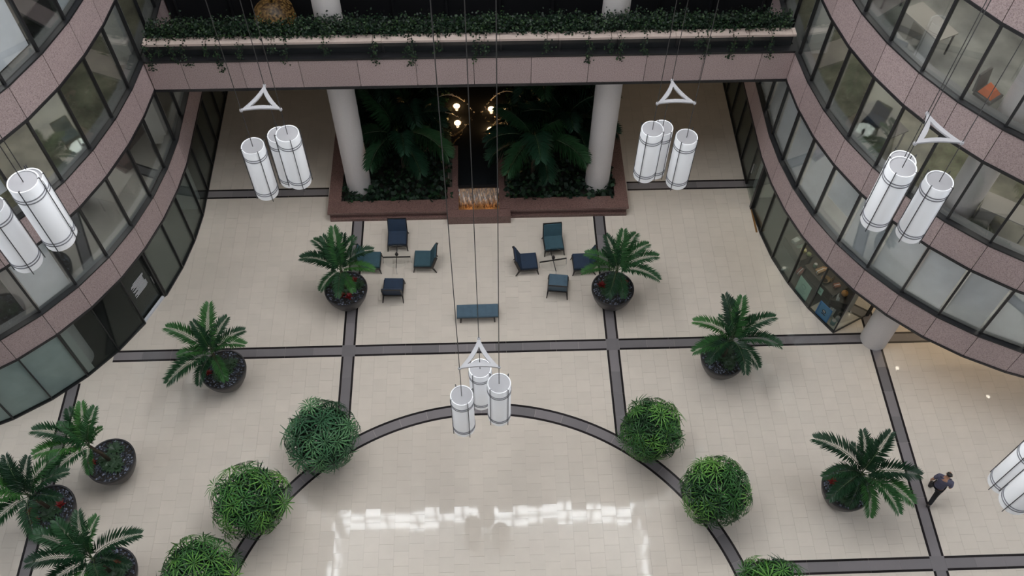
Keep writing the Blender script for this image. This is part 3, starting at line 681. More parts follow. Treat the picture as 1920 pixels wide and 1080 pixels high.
m = MB(); m.tube([(0, 0, 1.12), (0, 0, 26.4)], .02, 6); m.obj('hanging_rod', M_FRAME, t)

# ------------------------------------------------------------------ lounge chairs, glass tables, bench
M_NAVY = plain('navy_upholstery', (.014, .030, .062), .75, noise=.12, scale=5)
M_TEAL = plain('teal_upholstery', (.030, .075, .098), .75, noise=.12, scale=5)
M_SLATE = plain('slate_blue_upholstery', (.060, .105, .145), .75, noise=.12, scale=5)
M_WOOD = plain('dark_walnut_frame', (.018, .013, .012), .45)
def bevel_box(m, x0, y0, z0, x1, y1, z1, b=.025, mi=0):   # box with softened top edges
    m.hexa([(x0, y0, z0), (x1, y0, z0), (x1, y1, z0), (x0, y1, z0)], [(x0, y0, z1 - b), (x1, y0, z1 - b), (x1, y1, z1 - b), (x0, y1, z1 - b)], mi)
    m.hexa([(x0, y0, z1 - b), (x1, y0, z1 - b), (x1, y1, z1 - b), (x0, y1, z1 - b)], [(x0 + b, y0 + b, z1), (x1 - b, y0 + b, z1), (x1 - b, y1 - b, z1), (x0 + b, y1 - b, z1)], mi)
def chair(x, y, rz, mat, label):                        # local front is -y
    t = thing('lounge_chair', label, 'chair', (x, y, 0), rz, 'armless lounge chairs around the glass tables')
    m = MB(); bevel_box(m, -.335, -.36, .30, .335, .30, .43); m.obj('seat', mat, t)
    m = MB(); A = [(-.335, .20, .40), (.335, .20, .40), (.335, .31, .36), (-.335, .31, .36)]; C2 = [(-.32, .40, .86), (.32, .40, .86), (.32, .48, .84), (-.32, .48, .84)]
    m.hexa(A, C2); m.obj('backrest', mat, t)
    m = MB(); m.bar((-.35, -.36, .28), (-.35, .30, .28), .035, .06); m.bar((.35, -.36, .28), (.35, .30, .28), .035, .06); m.bar((-.35, -.365, .28), (.35, -.365, .28), .035, .06); m.bar((-.35, .30, .28), (.35, .30, .28), .035, .06); m.obj('seat_frame', M_WOOD, t)
    m = MB()
    for s in (-1, 1): m.bar((s * .348, .29, .28), (s * .335, .47, .87), .03, .09)
    m.bar((-.34, .47, .865), (.34, .47, .865), .03, .04); m.obj('back_frame', M_WOOD, t)
    for sx in (-1, 1):
        m = MB(); m.bar((sx * .335, -.335, .27), (sx * .37, -.40, 0), .055, .055, w2=.026); m.obj('leg', M_WOOD, t)
        m = MB(); m.bar((sx * .335, .29, .27), (sx * .37, .44, 0), .055, .055, w2=.026); m.obj('leg', M_WOOD, t)
D = math.radians
chair(-3.02, 4.62, 0, M_NAVY, 'navy lounge chair behind the left glass table, against the planter')
chair(-2.0, 3.6, D(-92), M_TEAL, 'teal lounge chair right of the left glass table, facing left')
chair(-3.09, 2.37, D(178), M_NAVY, 'navy lounge chair in front of the left glass table, facing the planter')
chair(-3.97, 3.6, D(88), M_TEAL, 'teal lounge chair left of the left glass table, half under a palm')
chair(2.74, 4.25, D(4), M_TEAL, 'teal lounge chair behind the right glass table, slightly turned')
chair(1.72, 3.38, D(94), M_NAVY, 'navy lounge chair left of the right glass table, facing right')
chair(2.8, 2.38, D(173), M_SLATE, 'slate blue lounge chair in front of the right glass table')
chair(3.77, 3.32, D(-88), M_NAVY, 'navy lounge chair right of the right glass table, half under a palm')
def table(x, y, rz, label, lab2):
    t = thing('glass_table', label, 'table', (x, y, 0), rz)
    m = MB(); m.bar((-.5, 0, .36), (.5, 0, .36), .03, .05); m.obj('cross_bar', M_WOOD, t)
    m = MB(); m.bar((0, -.5, .36), (0, .5, .36), .022, .05); m.obj('cross_bar', M_WOOD, t)
    for a in range(4):
        c = Vector((.5 * math.cos(a * PI / 2), .5 * math.sin(a * PI / 2), 0)); m = MB(); m.bar((c.x, c.y, .36), (c.x * 1.03, c.y * 1.03, 0), .014, .014); m.obj('leg', M_METAL, t)
    m = MB(); m.lathe([(.52, .386), (.52, .398)], 40, capb=True, capt=True); m.obj('glass_top', M_CLEAR, t)
    v = thing('round_pot', lab2, 'pot', (x + .01, y + .05, .398))
    m = MB(); m.lathe([(.04, 0), (.06, .03), (.065, .07), (.045, .11), (.035, .13)], 14, capb=True); me = m.mesh('body', M_WOOD, True); link('body', me, v)
    m = MB(); m.lathe([(.035, .125), (.042, .14), (.01, .145)], 14, capt=True); m.obj('lid', M_WOOD, v)
table(-3.02, 3.70, D(0), 'round glass table on a dark cross frame, between the four left chairs', 'small dark lidded pot on the left glass table')
table(2.68, 3.40, D(9), 'round glass table on a dark cross frame, between the four right chairs', 'small dark lidded pot on the right glass table')
t = thing('bench', 'slate blue two-seat backless bench standing alone on the pale floor', 'bench', (-.1, 1.27, 0), D(.5))
for s in (-1, 1):
    m = MB(); bevel_box(m, min(0, s * .73) + .004, -.26, .34, max(0, s * .73) - .004, .26, .43); m.obj('cushion', M_SLATE, t)
m = MB(); m.bar((-.73, 0, .32), (.73, 0, .32), .5, .04); m.obj('frame', M_WOOD, t)
for sx in (-1, 1):
    for sy in (-1, 1):
        m = MB(); m.bar((sx * .58, sy * .2, .31), (sx * .6, sy * .24, 0), .06, .06, w2=.028); m.obj('leg', M_WOOD, t)

# ------------------------------------------------------------------ hanging lantern clusters
M_SHADE, nt, b, N, L = new_mat('white_lantern_shade'); b.inputs['Emission Color'].default_value = (.93, .95, 1, 1); b.inputs['Emission Strength'].default_value = .11; b.inputs['Base Color'].default_value = (.86, .86, .88, 1); b.inputs['Roughness'].default_value = .45
M_CAPG = plain('pale_grey_disc', (.42, .41, .43), .5); M_PLATE = plain('pale_painted_steel', (.42, .41, .43), .45); M_ROD = plain('dark_steel_rod', (.06, .06, .065), .4, metal=.5)
M_RING = plain('grey_ring', (.20, .20, .22), .4); M_CABLE = plain('dark_cable', (.035, .033, .032), .5)
LH = 1.92
m = MB(); m.lathe([(.28, -.005), (.305, 0), (.31, -.012), (.31, -LH + .012), (.305, -LH), (.28, -LH + .005)], 36); SHADE = m.mesh('shade', M_SHADE); smooth_by_angle(SHADE)
m = MB(); m.lathe([(.285, -.045), (.285, -.03)], 30, capt=True, capb=True); CAPM = m.mesh('top_disc', M_CAPG)
m = MB(); m.lathe([(.285, -LH + .03), (.285, -LH + .045)], 30, capt=True, capb=True); CAPB = m.mesh('bottom_disc', M_SHADE)
m = MB(); m.lathe([(.312, -.011), (.325, -.011), (.325, .011), (.312, .011), (.312, -.011)], 36); RING = m.mesh('ring', M_RING)
m = MB(); m.tube([(.335, 0, .07), (.335, 0, -LH - .06)], .011, 6); m.bar((.29, 0, .04), (.34, 0, .04), .012); RODM = m.mesh('rod', M_ROD)
def tri_mesh():
    m = MB()
    def outline(r, bow, w):
        P = []
        for k in range(3):
            a = PI / 2 + k * 2 * PI / 3; b2 = a + 2 * PI / 3; A = Vector((r * math.cos(a), r * math.sin(a), 0)); Bv = Vector((r * math.cos(b2), r * math.sin(b2), 0))
            for i in range(10):
                f = i / 10; q = A.lerp(Bv, f); nrm = -((A + Bv) / 2).normalized(); P.append(q + nrm * bow * 4 * f * (1 - f))
        return P
    O_ = outline(.61, .055, 0); I_ = outline(.335, .03, 0); n = len(O_)
    for z, flip in ((.02, False), (-.02, True)):
        for k in range(n):
            q = [O_[k], O_[(k + 1) % n], I_[(k + 1) % n], I_[k]]; q = [(v.x, v.y, z) for v in q]; m.poly(q[::-1] if flip else q)
    for k in range(n):
        a, c = O_[k], O_[(k + 1) % n]; m.poly([(a.x, a.y, -.02), (c.x, c.y, -.02), (c.x, c.y, .02), (a.x, a.y, .02)])
        a, c = I_[k], I_[(k + 1) % n]; m.poly([(c.x, c.y, -.02), (a.x, a.y, -.02), (a.x, a.y, .02), (c.x, c.y, .02)])
    return m.mesh('triangle_plate', M_PLATE)
TRI = tri_mesh()
def cluster(x, y, z, tops, label, top, spin=(0, 0, 0), rz=0.):     # tops: z of the three lantern tops: apex, left, right
    t = thing('lantern_cluster', label, 'lamp', (x, y, z), rz, 'white lantern clusters hanging in the atrium')
    link('triangle_plate', TRI, t)
    for k in range(3):
        a = PI / 2 + k * 2 * PI / 3; r = .575; px, py = r * math.cos(a), r * math.sin(a); zt = tops[k] - z
        m = MB(); m.tube([(px, py, zt - .04), (px, py, top - z)], .0105, 5); m.obj('cable', M_CABLE, t)
        m = MB(); m.lathe([(.035, -.035), (.045, 0), (.035, .04)], 10, (px, py), capt=True, capb=True); m.obj('cable_clamp', M_PLATE, t)
        sh = link('shade', SHADE, t, (px, py, zt), (0, 0, spin[k]))
        link('top_disc', CAPM, sh); link('bottom_disc', CAPB, sh)
        for zr in (-.27, -.35, -LH + .27, -LH + .19): link('ring', RING, sh, (0, 0, zr))
        for q in range(4): link('rod', RODM, sh, None, (0, 0, q * PI / 2))
cluster(.03, -4.61, 7.30, (5.75, 5.85, 6.47), 'lantern cluster hanging over the tip of the circle, middle of the picture', 37.79, (.9, .5, .75), .002)
cluster(-5.37, 1.07, 10.80, (9.0, 9.50, 9.93), 'lantern cluster in front of the left half of the bridge', 37.79, (.2, .55, .35), .013)
cluster(5.4, 1.64, 10.20, (8.40, 9.25, 8.92), 'lantern cluster in front of the right half of the bridge', 37.79, (.7, 1.0, .95), -.005)
cluster(9.83, -2.96, 13.48, (12.0, 12.76, 12.28), 'lantern cluster in front of the right curved tower', 37.79, (.3, .8, .65), -.01)
cluster(-9.29, -3.84, 15.2, (12.95, 13.1, 13.86), 'lantern cluster at the left edge in front of the left curved tower', 37.79, (.3, .5, .1), 0)
cluster(12.25, -8.9, 11.5, (9.2, 10.27, 10.1), 'lantern cluster cut by the right edge near the walking person', 33.49, (.4, .6, .2), 0)

# ------------------------------------------------------------------ walking person
def skin(name, joints, edges, mat, parent, sub=1, root=0):
    me = bpy.data.meshes.new(name); me.from_pydata([j[:3] for j in joints], edges, [])
    o = bpy.data.objects.new(name, me); COL.objects.link(o)
    md = o.modifiers.new('skin', 'SKIN'); md.use_smooth_shade = True
    for i, j in enumerate(joints):
        v = me.skin_vertices[0].data[i]; v.radius = (j[3], j[4] if len(j) > 4 else j[3]); v.use_root = (i == root)
    s = o.modifiers.new('sub', 'SUBSURF'); s.levels = sub; s.render_levels = sub
    dg = bpy.context.evaluated_depsgraph_get(); new = bpy.data.meshes.new_from_object(o.evaluated_get(dg))
    bpy.data.objects.remove(o); new.materials.clear(); new.materials.append(mat); new.polygons.foreach_set('use_smooth', [True] * len(new.polygons))
    return link(name, new, parent)
M_SKIN = plain('skin', (.42, .22, .14), .55); M_SHIRT = plain('grey_purple_shirt', (.085, .082, .13), .8, noise=.1, scale=12); M_TROU = plain('black_trousers', (.010, .010, .012), .8)
M_SHOE = plain('black_shoe', (.012, .010, .010), .4); M_HAIR = plain('dark_hair', (.012, .010, .008), .6)
P = thing('person', 'man in a grey-purple shirt and black trousers walking away, holding a white phone', 'person', (13.98, -5.86, 0), D(-38))
J = [(0, 0, .96, .115, .09), (0, .01, 1.16, .115, .085), (0, .02, 1.36, .155, .105), (0, .035, 1.48, .06), (0, .07, 1.58, .065), (0, .085, 1.66, .085, .10), (0, .08, 1.72, .07),
     (-.19, .02, 1.42, .06), (-.27, -.04, 1.16, .045), (-.27, .07, .94, .03), (.19, .02, 1.42, .06), (.26, -.03, 1.17, .045), (.15, .22, 1.14, .03),
     (-.09, .02, .90, .095), (-.10, .22, .50, .065), (-.10, .36, .11, .038), (-.10, .48, .05, .03), (.09, -.02, .90, .095), (.10, -.06, .50, .065), (.10, -.34, .16, .036), (.10, -.24, .06, .028)]
E_ = [(0, 1), (1, 2), (2, 3), (3, 4), (4, 5), (5, 6), (2, 7), (7, 8), (8, 9), (2, 10), (10, 11), (11, 12), (0, 13), (13, 14), (14, 15), (15, 16), (0, 17), (17, 18), (18, 19), (19, 20)]
body = skin('body', J, E_, M_SKIN, P, 2)
g = lambda i, dr: tuple(J[i][:3]) + (J[i][3] + dr, (J[i][4] if len(J[i]) > 4 else J[i][3]) + dr)
skin('shirt', [(0, 0, .86, .18, .15), (0, .005, 1.0, .172, .14), (0, .01, 1.16, .165, .13), (0, .02, 1.38, .185, .125), (0, .03, 1.47, .075), (-.2, .02, 1.42, .085), (-.255, -.025, 1.22, .07), (.2, .02, 1.42, .085), (.25, -.02, 1.22, .07)], [(0, 1), (1, 2), (2, 3), (3, 4), (3, 5), (5, 6), (3, 7), (7, 8)], M_SHIRT, P, 2)
skin('trousers', [(0, 0, .98, .155, .125), (-.09, .02, .88, .112), (-.10, .22, .50, .085), (-.10, .35, .12, .07), (.09, -.02, .88, .112), (.10, -.06, .50, .085), (.10, -.33, .17, .07)], [(0, 1), (1, 2), (2, 3), (0, 4), (4, 5), (5, 6)], M_TROU, P, 2)
skin('shoe', [(-.10, .31, .09, .07), (-.10, .45, .055, .07, .065), (-.10, .59, .05, .06, .055)], [(0, 1), (1, 2)], M_SHOE, P, 1)
skin('shoe', [(.10, -.40, .17, .07), (.10, -.28, .09, .07), (.10, -.16, .05, .06, .05)], [(0, 1), (1, 2)], M_SHOE, P, 1)
skin('hair', [(0, .045, 1.63, .085, .09), (0, .06, 1.70, .10, .10), (0, .09, 1.745, .085, .07)], [(0, 1), (1, 2)], M_HAIR, P, 2)
skin('nose', [(0, .165, 1.665, .014), (0, .195, 1.64, .016)], [(0, 1)], M_SKIN, P, 1)
for s in (-1, 1):
    skin('ear', [(s * .088, .07, 1.69, .012, .02), (s * .095, .065, 1.66, .012, .02), (s * .088, .07, 1.63, .010)], [(0, 1), (1, 2)], M_SKIN, P, 1)
    skin('eye', [(s * .034, .165, 1.685, .010), (s * .034, .17, 1.685, .010)], [(0, 1)], M_HAIR, P, 1)
skin('mouth', [(-.024, .168, 1.608, .006), (.024, .168, 1.608, .006)], [(0, 1)], plain('lips', (.3, .1, .08), .5), P, 1)
def hand(w, dirv, side, curl):
    w = Vector(w); d = Vector(dirv).normalized(); s = Vector(side).normalized(); n = d.cross(s); pts = [(*w, .026)]; ed = []
    pts.append((*(w + d * .06), .030, .02)); ed.append((0, 1))
    skin('palm', [(*w, .026), (*(w + d * .045), .036, .018), (*(w + d * .085), .036, .016)], [(0, 1), (1, 2)], M_SKIN, P, 1)
    for k, ln in enumerate((.07, .08, .075, .058)):
        b0 = w + d * .085 + s * (.028 - .019 * k); b1 = b0 + (d + n * curl * .5).normalized() * ln * .5; b2 = b1 + (d + n * curl * 1.6).normalized() * ln * .5
        skin('finger', [(*(b0 - d * .02), .009), (*b1, .008), (*b2, .007)], [(0, 1), (1, 2)], M_SKIN, P, 1)
    b0 = w + d * .03 + s * .03; skin('thumb', [(*b0, .011), (*(b0 + s * .03 + d * .025), .010), (*(b0 + s * .035 + d * .055 + n * .015 * curl), .008)], [(0, 1), (1, 2)], M_SKIN, P, 1)
hand((-.27, .07, .94), (0, .25, -1), (.3, 1, .2), .5)
hand((.15, .22, 1.14), (-.35, 1, .1), (-1, -.3, .1), .9)
ph = thing('phone', 'white phone held in the right hand of the walking man', 'phone', (14.27, -5.68, 1.15), D(-38))
m = MB(); m.box(-.036, -.072, 0, .036, .072, .009); m.obj('body', plain('white_plastic', (.85, .85, .85), .3), ph)
m = MB(); m.box(-.031, -.062, .009, .031, .062, .0095); m.obj('screen', plain('white_screen', (.8, .82, .85), .2), ph)

# ------------------------------------------------------------------ shop and storefront details
A4 = Vector((11.19, 2.41)); A5 = Vector((11.7, 1.3)); A6 = Vector((12.36, .26))
def sheet(nm, a, b, f0, f1, z0, z1, mat, label, cat, inset=.05, marks=None):
    d = (b - a); u = d.normalized(); n = Vector((-u.y, u.x))
    if n.x < 0: n = -n
    p = a + d * f0 + n * inset; q = a + d * f1 + n * inset; t = thing(nm, label, cat, (p.x, p.y, z0), math.atan2(u.y, u.x)); w = (q - p).length; hh = z1 - z0
    s = 1 if Vector((-u.y, u.x)).x > 0 else -1
    m = MB(); m.box(0, min(0, s * .012), 0, w, max(0, s * .012), hh); m.obj('board', mat, t)
    return t, w, hh, -s
M_MINT = plain('mint_card', (.42, .62, .50), .6); M_BLUE = plain('sky_blue_card', (.12, .38, .70), .5); M_INK = plain('black_ink', (.01, .01, .012), .5); M_PRINT = plain('white_print', (.75, .77, .8), .6)
t, w, hh, s = sheet('poster', A4, A5, .28, .79, .06, .90, M_MINT, 'mint green poster leaning inside the shop window', 'poster')
m = MB(); m.lathe([(.09, .0), (.11, .0), (.11, .006), (.09, .006)], 20); me = m.mesh('ring_mark', plain('mint_ink', (.22, .38, .30), .6)); link('ring_mark', me, t, (w * .5, s * .008, hh * .62), (PI / 2, 0, 0))
m = MB()
for k in range(4): m.box(w * .25, min(0, s * .006), hh * (.2 + .06 * k), w * (.75 - .07 * (k % 2)), max(0, s * .006), hh * (.215 + .06 * k))
m.obj('text_lines', plain('mint_ink_2', (.25, .4, .33), .6), t)
t, w, hh, s = sheet('notice', A5, A6, .0, .16, 1.0, 1.34, M_MINT, 'small mint green notice hung in the shop window above the posters', 'notice')
m = MB(); m.box(w * .3, min(0, s * .006), hh * .35, w * .7, max(0, s * .006), hh * .6); m.obj('print', plain('mint_ink_3', (.2, .35, .3), .6), t)
t, w, hh, s = sheet('sign_board', A5, A6, .23, .68, .08, .82, M_BLUE, 'bright blue framed board with a black mark in the shop window corner', 'sign')
m = MB(); 
for b4 in ((0, 0, w, .04), (0, hh - .04, w, hh), (0, 0, .04, hh), (w - .04, 0, w, hh)): m.box(b4[0], min(s * .004, s * .02), b4[1], b4[2], max(s * .004, s * .02), b4[3])
m.obj('frame', plain('blue_frame', (.06, .22, .50), .5), t)
m = MB(); m.lathe([(.0, 0), (.085, 0), (.085, .006), (0, .006)], 18); me = m.mesh('emblem', M_INK); link('emblem', me, t, (w * .52, s * .012, hh * .55), (PI / 2, 0, 0))
m = MB(); m.lathe([(.03, 0), (.045, 0), (.045, .004), (.03, .004)], 14); me = m.mesh('emblem_ring', M_PRINT); link('emblem_ring', me, t, (w * .52, s * .02, hh * .57), (PI / 2, 0, 0))
m = MB(); m.box(w * .38, min(0, s * .008), hh * .3, w * .68, max(0, s * .008), hh * .36); m.obj('emblem_bar', M_INK, t)

# display table and goods in the shop window
def display(x, y, rz, L_, W_, H_, label, mat):
    t = thing('display_table', label, 'table', (x, y, .012), rz)
    m = MB(); m.box(-L_ / 2, -W_ / 2, H_ - .04, L_ / 2, W_ / 2, H_); m.obj('table_top', mat, t)
    m = MB(); m.box(-L_ / 2 + .05, -W_ / 2 + .05, .2, L_ / 2 - .05, W_ / 2 - .05, .24); m.obj('shelf', mat, t)
    for sx in (-1, 1):
        for sy in (-1, 1): m = MB(); m.box(sx * (L_ / 2 - .04) - .025, sy * (W_ / 2 - .04) - .025, 0, sx * (L_ / 2 - .04) + .025, sy * (W_ / 2 - .04) + .025, H_ - .04); m.obj('leg', M_WOOD, t)
M_TABLE = plain('dark_display_wood', (.035, .025, .02), .5)
display(12.35, 2.15, D(-62), 1.5, .7, .72, 'dark display table behind the mint poster in the shop', M_TABLE)
display(12.75, 1.35, D(-20), .8, .5, .6, 'small dark display table near the blue board in the shop', M_TABLE)
display(11.65, 3.55, D(-72), 1.2, .55, .7, 'dark display table at the left end of the shop window', M_TABLE)
def goods(kind, name, x, y, z, s, mat, label, cat, rz=0):
    t = thing(name, label, cat, (x, y, z), rz)
    if kind == 'box':
        m = MB(); m.box(-s, -s * .7, 0, s, s * .7, s * .9); m.obj('carton', mat, t)
        m = MB(); m.box(-s * 1.02, -s * .72, s * .9, s * 1.02, s * .72, s * 1.02); m.obj('lid', mat, t)
        m = MB(); m.box(-s * 1.03, -s * .08, s * .2, s * 1.03, s * .08, s * 1.04); m.obj('ribbon', M_PRINT, t)
    elif kind == 'bag':
        m = MB(); m.hexa([(-s, -s * .5, 0), (s, -s * .5, 0), (s, s * .5, 0), (-s, s * .5, 0)], [(-s * .9, -s * .15, s * 1.7), (s * .9, -s * .15, s * 1.7), (s * .9, s * .15, s * 1.7), (-s * .9, s * .15, s * 1.7)]); m.obj('sack', mat, t)
        m = MB(); m.box(-s * .9, -s * .17, s * 1.62, s * .9, s * .17, s * 1.75); m.obj('fold', M_WOOD, t)
    elif kind == 'jar':
        m = MB(); m.lathe([(s * .7, 0), (s * .8, s * .1), (s * .8, s * 1.4), (s * .55, s * 1.6)], 16, capb=True, capt=True); me = m.mesh('jar', mat); smooth_by_angle(me); link('jar', me, t)
        m = MB(); m.lathe([(s * .6, s * 1.6), (s * .6, s * 1.85)], 16, capt=True); m.obj('lid', M_METAL, t)
    elif kind == 'basket':
        m = MB(); m.lathe([(s * .6, 0), (s, s * .6), (s * .95, s * .62), (s * .6, s * .1)], 18, capb=True); m.obj('basket', mat, t)
        m = MB(); m.tube([(s * .95 * math.cos(a), 0, s * .6 + s * .9 * math.sin(a)) for a in [k * PI / 8 for k in range(9)]], s * .05, 5); m.obj('handle', mat, t)
    elif kind == 'ball':
        m = MB(); m.lathe([(s * math.sin(PI * k / 8) + .001, s - s * math.cos(PI * k / 8)) for k in range(9)], 14); me = m.mesh('body', mat, True); link('body', me, t)
        m = MB(); m.tube([(0, 0, s * 1.9), (.01, 0, s * 2.15)], s * .12, 5); m.obj('stalk', M_WOOD, t)
G_ = lambda n, c: plain(n, c, .6)
TZ = .732
goods('box', 'gift_box', 12.12, 2.35, TZ, .13, G_('kraft_brown', (.30, .17, .08)), 'brown gift box behind the mint poster on the display table', 'box', .4)
goods('box', 'gift_box', 12.33, 2.42, TZ, .11, G_('orange_brown', (.38, .18, .06)), 'orange brown gift box at the back of the display table', 'box', -.3)
goods('bag', 'paper_bag', 12.5, 2.0, TZ, .10, G_('tan_paper', (.42, .27, .13)), 'tan paper bag standing on the display table', 'bag', .8)
goods('basket', 'basket', 12.25, 1.98, TZ, .17, G_('wicker', (.26, .15, .06)), 'wicker basket with handle on the display table', 'basket')
goods('jar', 'glass_jar', 12.02, 2.6, TZ, .09, G_('green_jar', (.16, .25, .17)), 'greenish jar at the left end of the display table', 'jar')
goods('box', 'gift_box', 12.6, 1.72, TZ, .11, G_('rust_red', (.28, .09, .05)), 'rust red box at the right end of the display table', 'box', .2)
goods('ball', 'pumpkin', 12.83, 1.42, .612, .12, G_('orange_skin', (.50, .22, .05)), 'orange round gourd on the small display table', 'gourd')
goods('bag', 'paper_bag', 12.6, 1.3, .612, .12, G_('pale_paper', (.50, .48, .46)), 'pale paper bag beside the orange gourd', 'bag', 1.2)
goods('box', 'parcel', 12.45, 1.05, .012, .15, G_('pale_card', (.45, .43, .42)), 'pale parcel on the shop floor behind the blue board', 'parcel', .9)
goods('jar', 'glass_jar', 12.62, .78, .012, .10, G_('clear_grey_jar', (.35, .38, .38)), 'pale grey jar on the shop floor in the glass corner', 'jar')
goods('jar', 'teal_jar', 12.42, .62, .012, .12, G_('teal_jar', (.14, .24, .24)), 'teal jar on the shop floor right behind the corner glass', 'jar')
goods('basket', 'basket', 12.8, .98, .012, .12, G_('dark_wicker', (.12, .09, .07)), 'dark basket on the shop floor near the end glass', 'basket')
goods('box', 'gift_box', 11.55, 3.75, .712, .12, G_('white_box', (.55, .56, .55)), 'white box at the left end of the shop window', 'box', .5)
goods('box', 'gift_box', 11.75, 3.3, .712, .10, G_('straw_box', (.42, .34, .14)), 'straw yellow box on the left display table', 'box', -.2)
goods('bag', 'paper_bag', 11.65, 3.5, .712, .10, G_('pale_green_bag', (.36, .44, .38)), 'pale green paper bag on the left display table', 'bag', .3)
goods('ball', 'ornament', 11.9, 3.1, .712, .09, G_('olive_ball', (.25, .27, .14)), 'olive round ornament on the left display table', 'ornament')
goods('box', 'gift_box', 11.72, 2.85, .012, .14, G_('dull_red_box', (.25, .10, .09)), 'dull red box on the shop floor between the two display tables', 'box', .7)
goods('jar', 'vase', 11.12, 2.95, .012, .10, G_('grey_vase', (.30, .33, .31)), 'grey vase standing on the floor close to the shop glass', 'vase')

# left storefront: recessed dark door with a printed notice, white threshold
B4 = Vector((-11.24, 2.48)); B5 = Vector((-11.77, 1.32)); u = (B5 - B4).normalized(); nL = Vector((-u.y, u.x)); nL = nL if nL.x < 0 else -nL
a0 = B4 + nL * .12; b0 = B5 + nL * .12
dr = MB(); k = Vector((nL.x, nL.y)) * .03
def slab2(m, p, q, th, z0, z1, n):
    w = [p, q, q + n * th, p + n * th]; s2 = sum(w[i].x * w[(i + 1) % 4].y - w[(i + 1) % 4].x * w[i].y for i in range(4)); w = w if s2 > 0 else w[::-1]
    m.hexa([(v.x, v.y, z0) for v in w], [(v.x, v.y, z1) for v in w])
slab2(dr, a0 + u * .12, b0 - u * .04, .03, .08, Z1 - .1, nL); door = dr.obj('door_1', M_SHOPG, kind='structure', label='dark glass door in the left storefront')
m = MB(); slab2(m, B4 + u * -.05, B4 + u * .09, .12, 0, Z1, nL); m.obj('door_post', M_FRAME, door)
m = MB(); slab2(m, B5 - u * .03, B5 + u * .03, .12, 0, Z1, nL); m.obj('door_post', M_FRAME, door)
m = MB(); slab2(m, B4 + u * .1, B5 - u * .03, .14, .0, .09, nL * .6); m.obj('threshold', plain('white_threshold', (.62, .62, .66), .5), door)
m = MB(); slab2(m, a0 + u * .12 - nL * .04, a0 + u * .15 - nL * .04, .03, .9, 1.3, nL); m.obj('handle', M_METAL, door)
m = MB(); R3 = random.Random(9)
for i in range(13):
    z = 1.78 - .052 * i; f0 = .26 + R3.choice((0, 0, .05)); f1 = .80 - R3.random() * .18
    slab2(m, a0 + (b0 - a0) * f0 - nL * .006, a0 + (b0 - a0) * f1 - nL * .006, .004, z, z + .02, nL)
m.obj('printed_lines', M_PRINT, door)
GP = inward(LV, .265, -1); GQ = inward(LV, .285, -1)
for i in range(NB + 6, len(LV) - 1):
    m = MB(); seg_box(m, GP, GQ, i, .07, Z1 - .1, .02); m.obj('roller_blind', M_PANEREFL, wallL)  # pale panels added behind the panes stand in for teal-grey reflection
m = MB(); pa = GP[NB + 5].lerp(GP[NB + 6], .74); pb2 = GP[NB + 5].lerp(GP[NB + 6], .93); slab2(m, pa, pb2, .12, .012, Z1 - .05, nL); m.obj('white_pier', M_WHITE, wallL)
# right storefront: doorway with black post and ajar glass leaf
m = MB(); m.bar((10.5, 6.6, 1.48), (10.5, 6.6, 1.5), .16, .16); m = MB(); m.box(10.42, 5.86, 0, 10.6, 6.02, Z1); d2 = m.obj('door_2', M_FRAME, kind='structure', label='black framed doorway in the right storefront')
m = MB(); m.box(10.47, 6.02, .05, 10.5, 7.1, Z1 - .1); m.obj('door_leaf', M_SHOPG, d2)
m = MB(); m.box(10.44, 6.9, .9, 10.47, 6.95, 1.4); m.obj('handle', M_METAL, d2)
m = MB(); m.box(10.44, 4.75, 0, 10.5, 5.86, .03); m.obj('threshold', plain('bronze_threshold', (.35, .18, .06), .35, metal=.6), d2)

# ------------------------------------------------------------------ things inside the offices, seen through the glass
M_DESK = plain('dark_desk', (.05, .045, .04), .5); M_PALE = plain('pale_laminate', (.25, .235, .21), .5); M_ORANGE = plain('orange_cloth', (.62, .13, .03), .8)
def desk(x, y, z, rz, mat, label, L_=1.4, W_=.7):
    t = thing('desk', label, 'desk', (x, y, z), rz)
    m = MB(); m.box(-L_ / 2, -W_ / 2, .70, L_ / 2, W_ / 2, .74); m.obj('desk_top', mat, t)
    m = MB(); m.box(-L_ / 2 + .04, -W_ / 2 + .05, 0, -L_ / 2 + .45, W_ / 2 - .05, .70); m.obj('drawer_unit', mat, t)
    for sy in (-1, 1): m = MB(); m.box(L_ / 2 - .08, sy * (W_ / 2 - .06) - .02, 0, L_ / 2 - .04, sy * (W_ / 2 - .06) + .02, .70); m.obj('leg', M_FRAME, t)
Fz = [Z1 + FH * k + .68 for k in range(4)]
t = thing('round_table', 'beige round table with a white sheet, behind the top left window', 'table', (-12.12, 2.6, Fz[2]))
m = MB(); m.lathe([(.42, .70), (.44, .72), (.42, .74)], 30, capb=True, capt=True); m.obj('table_top', M_PALE, t)
m = MB(); m.lathe([(.25, 0), (.05, .05), (.05, .7)], 16, capb=True); m.obj('pedestal', M_FRAME, t)
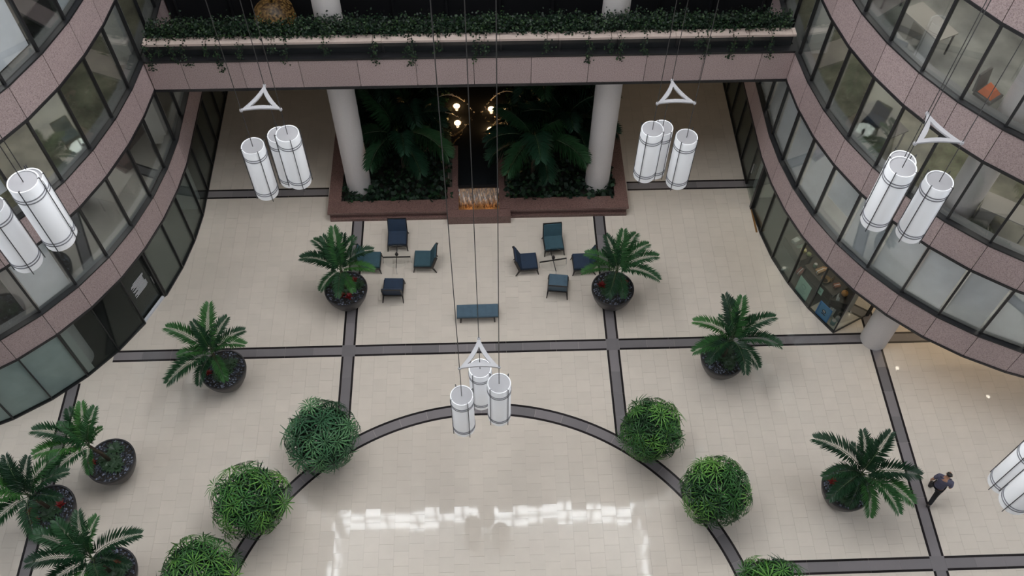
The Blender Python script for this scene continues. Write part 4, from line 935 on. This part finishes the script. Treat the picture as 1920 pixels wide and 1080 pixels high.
t = thing('paper_sheet', 'white sheet lying on the beige round table', 'paper', (-12.08, 2.66, Fz[2] + .741), .5); m = MB(); m.box(-.1, -.14, 0, .1, .14, .003); m.obj('sheet', M_PRINT, t)
t = thing('office_chair', 'dark office chair with an orange jacket, behind the top right windows', 'chair', (12.95, .3, Fz[2]), .6)
m = MB(); bevel_box(m, -.26, -.26, .42, .26, .26, .52); m.obj('seat', M_DESK, t)
m = MB(); m.hexa([(-.26, .24, .5), (.26, .24, .5), (.26, .31, .5), (-.26, .31, .5)], [(-.24, .30, 1.0), (.24, .30, 1.0), (.24, .36, 1.0), (-.24, .36, 1.0)]); m.obj('backrest', M_DESK, t)
m = MB(); m.hexa([(-.2, -.2, .52), (.2, -.2, .52), (.2, .2, .52), (-.2, .2, .52)], [(-.12, -.1, .66), (.12, -.1, .64), (.14, .14, .7), (-.14, .14, .68)]); m.obj('orange_jacket', M_ORANGE, t)
m = MB(); m.tube([(0, 0, .08), (0, 0, .42)], .03, 8); m.obj('post', M_METAL, t)
for k in range(5): m = MB(); m.bar((0, 0, .07), (.3 * math.cos(k * 1.2566), .3 * math.sin(k * 1.2566), .04), .04); m.obj('leg', M_FRAME, t)
QL = inward(LV, 1.25, -1); QR = inward(RV, 1.25, 1)
for V, lev, i, mat, lab in ((QL, 2, NB + 2, M_DESK, 'dark desk behind the left tower window below the beige round table'), (QL, 1, NB + 7, M_PALE, 'pale desk on the middle floor of the left tower'), (QL, 0, NB + 2, M_DESK, 'dark desk on the lowest office floor of the left tower'),
                         (QR, 1, NB + 3, M_DESK, 'dark desk left of the white column, middle floor of the right tower'), (QR, 2, NB + 1, M_DESK, 'dark desk near the top of the picture in the right tower'), (QR, 2, NB + 3, M_PALE, 'pale desk left of the orange jacket in the right tower'), (QR, 1, NB + 7, M_PALE, 'pale desk at the right edge, middle floor of the right tower')):
    p = V[i]; q = V[i + 1]; desk(p.x, p.y, Fz[lev], math.atan2(q.y - p.y, q.x - p.x), mat, lab)
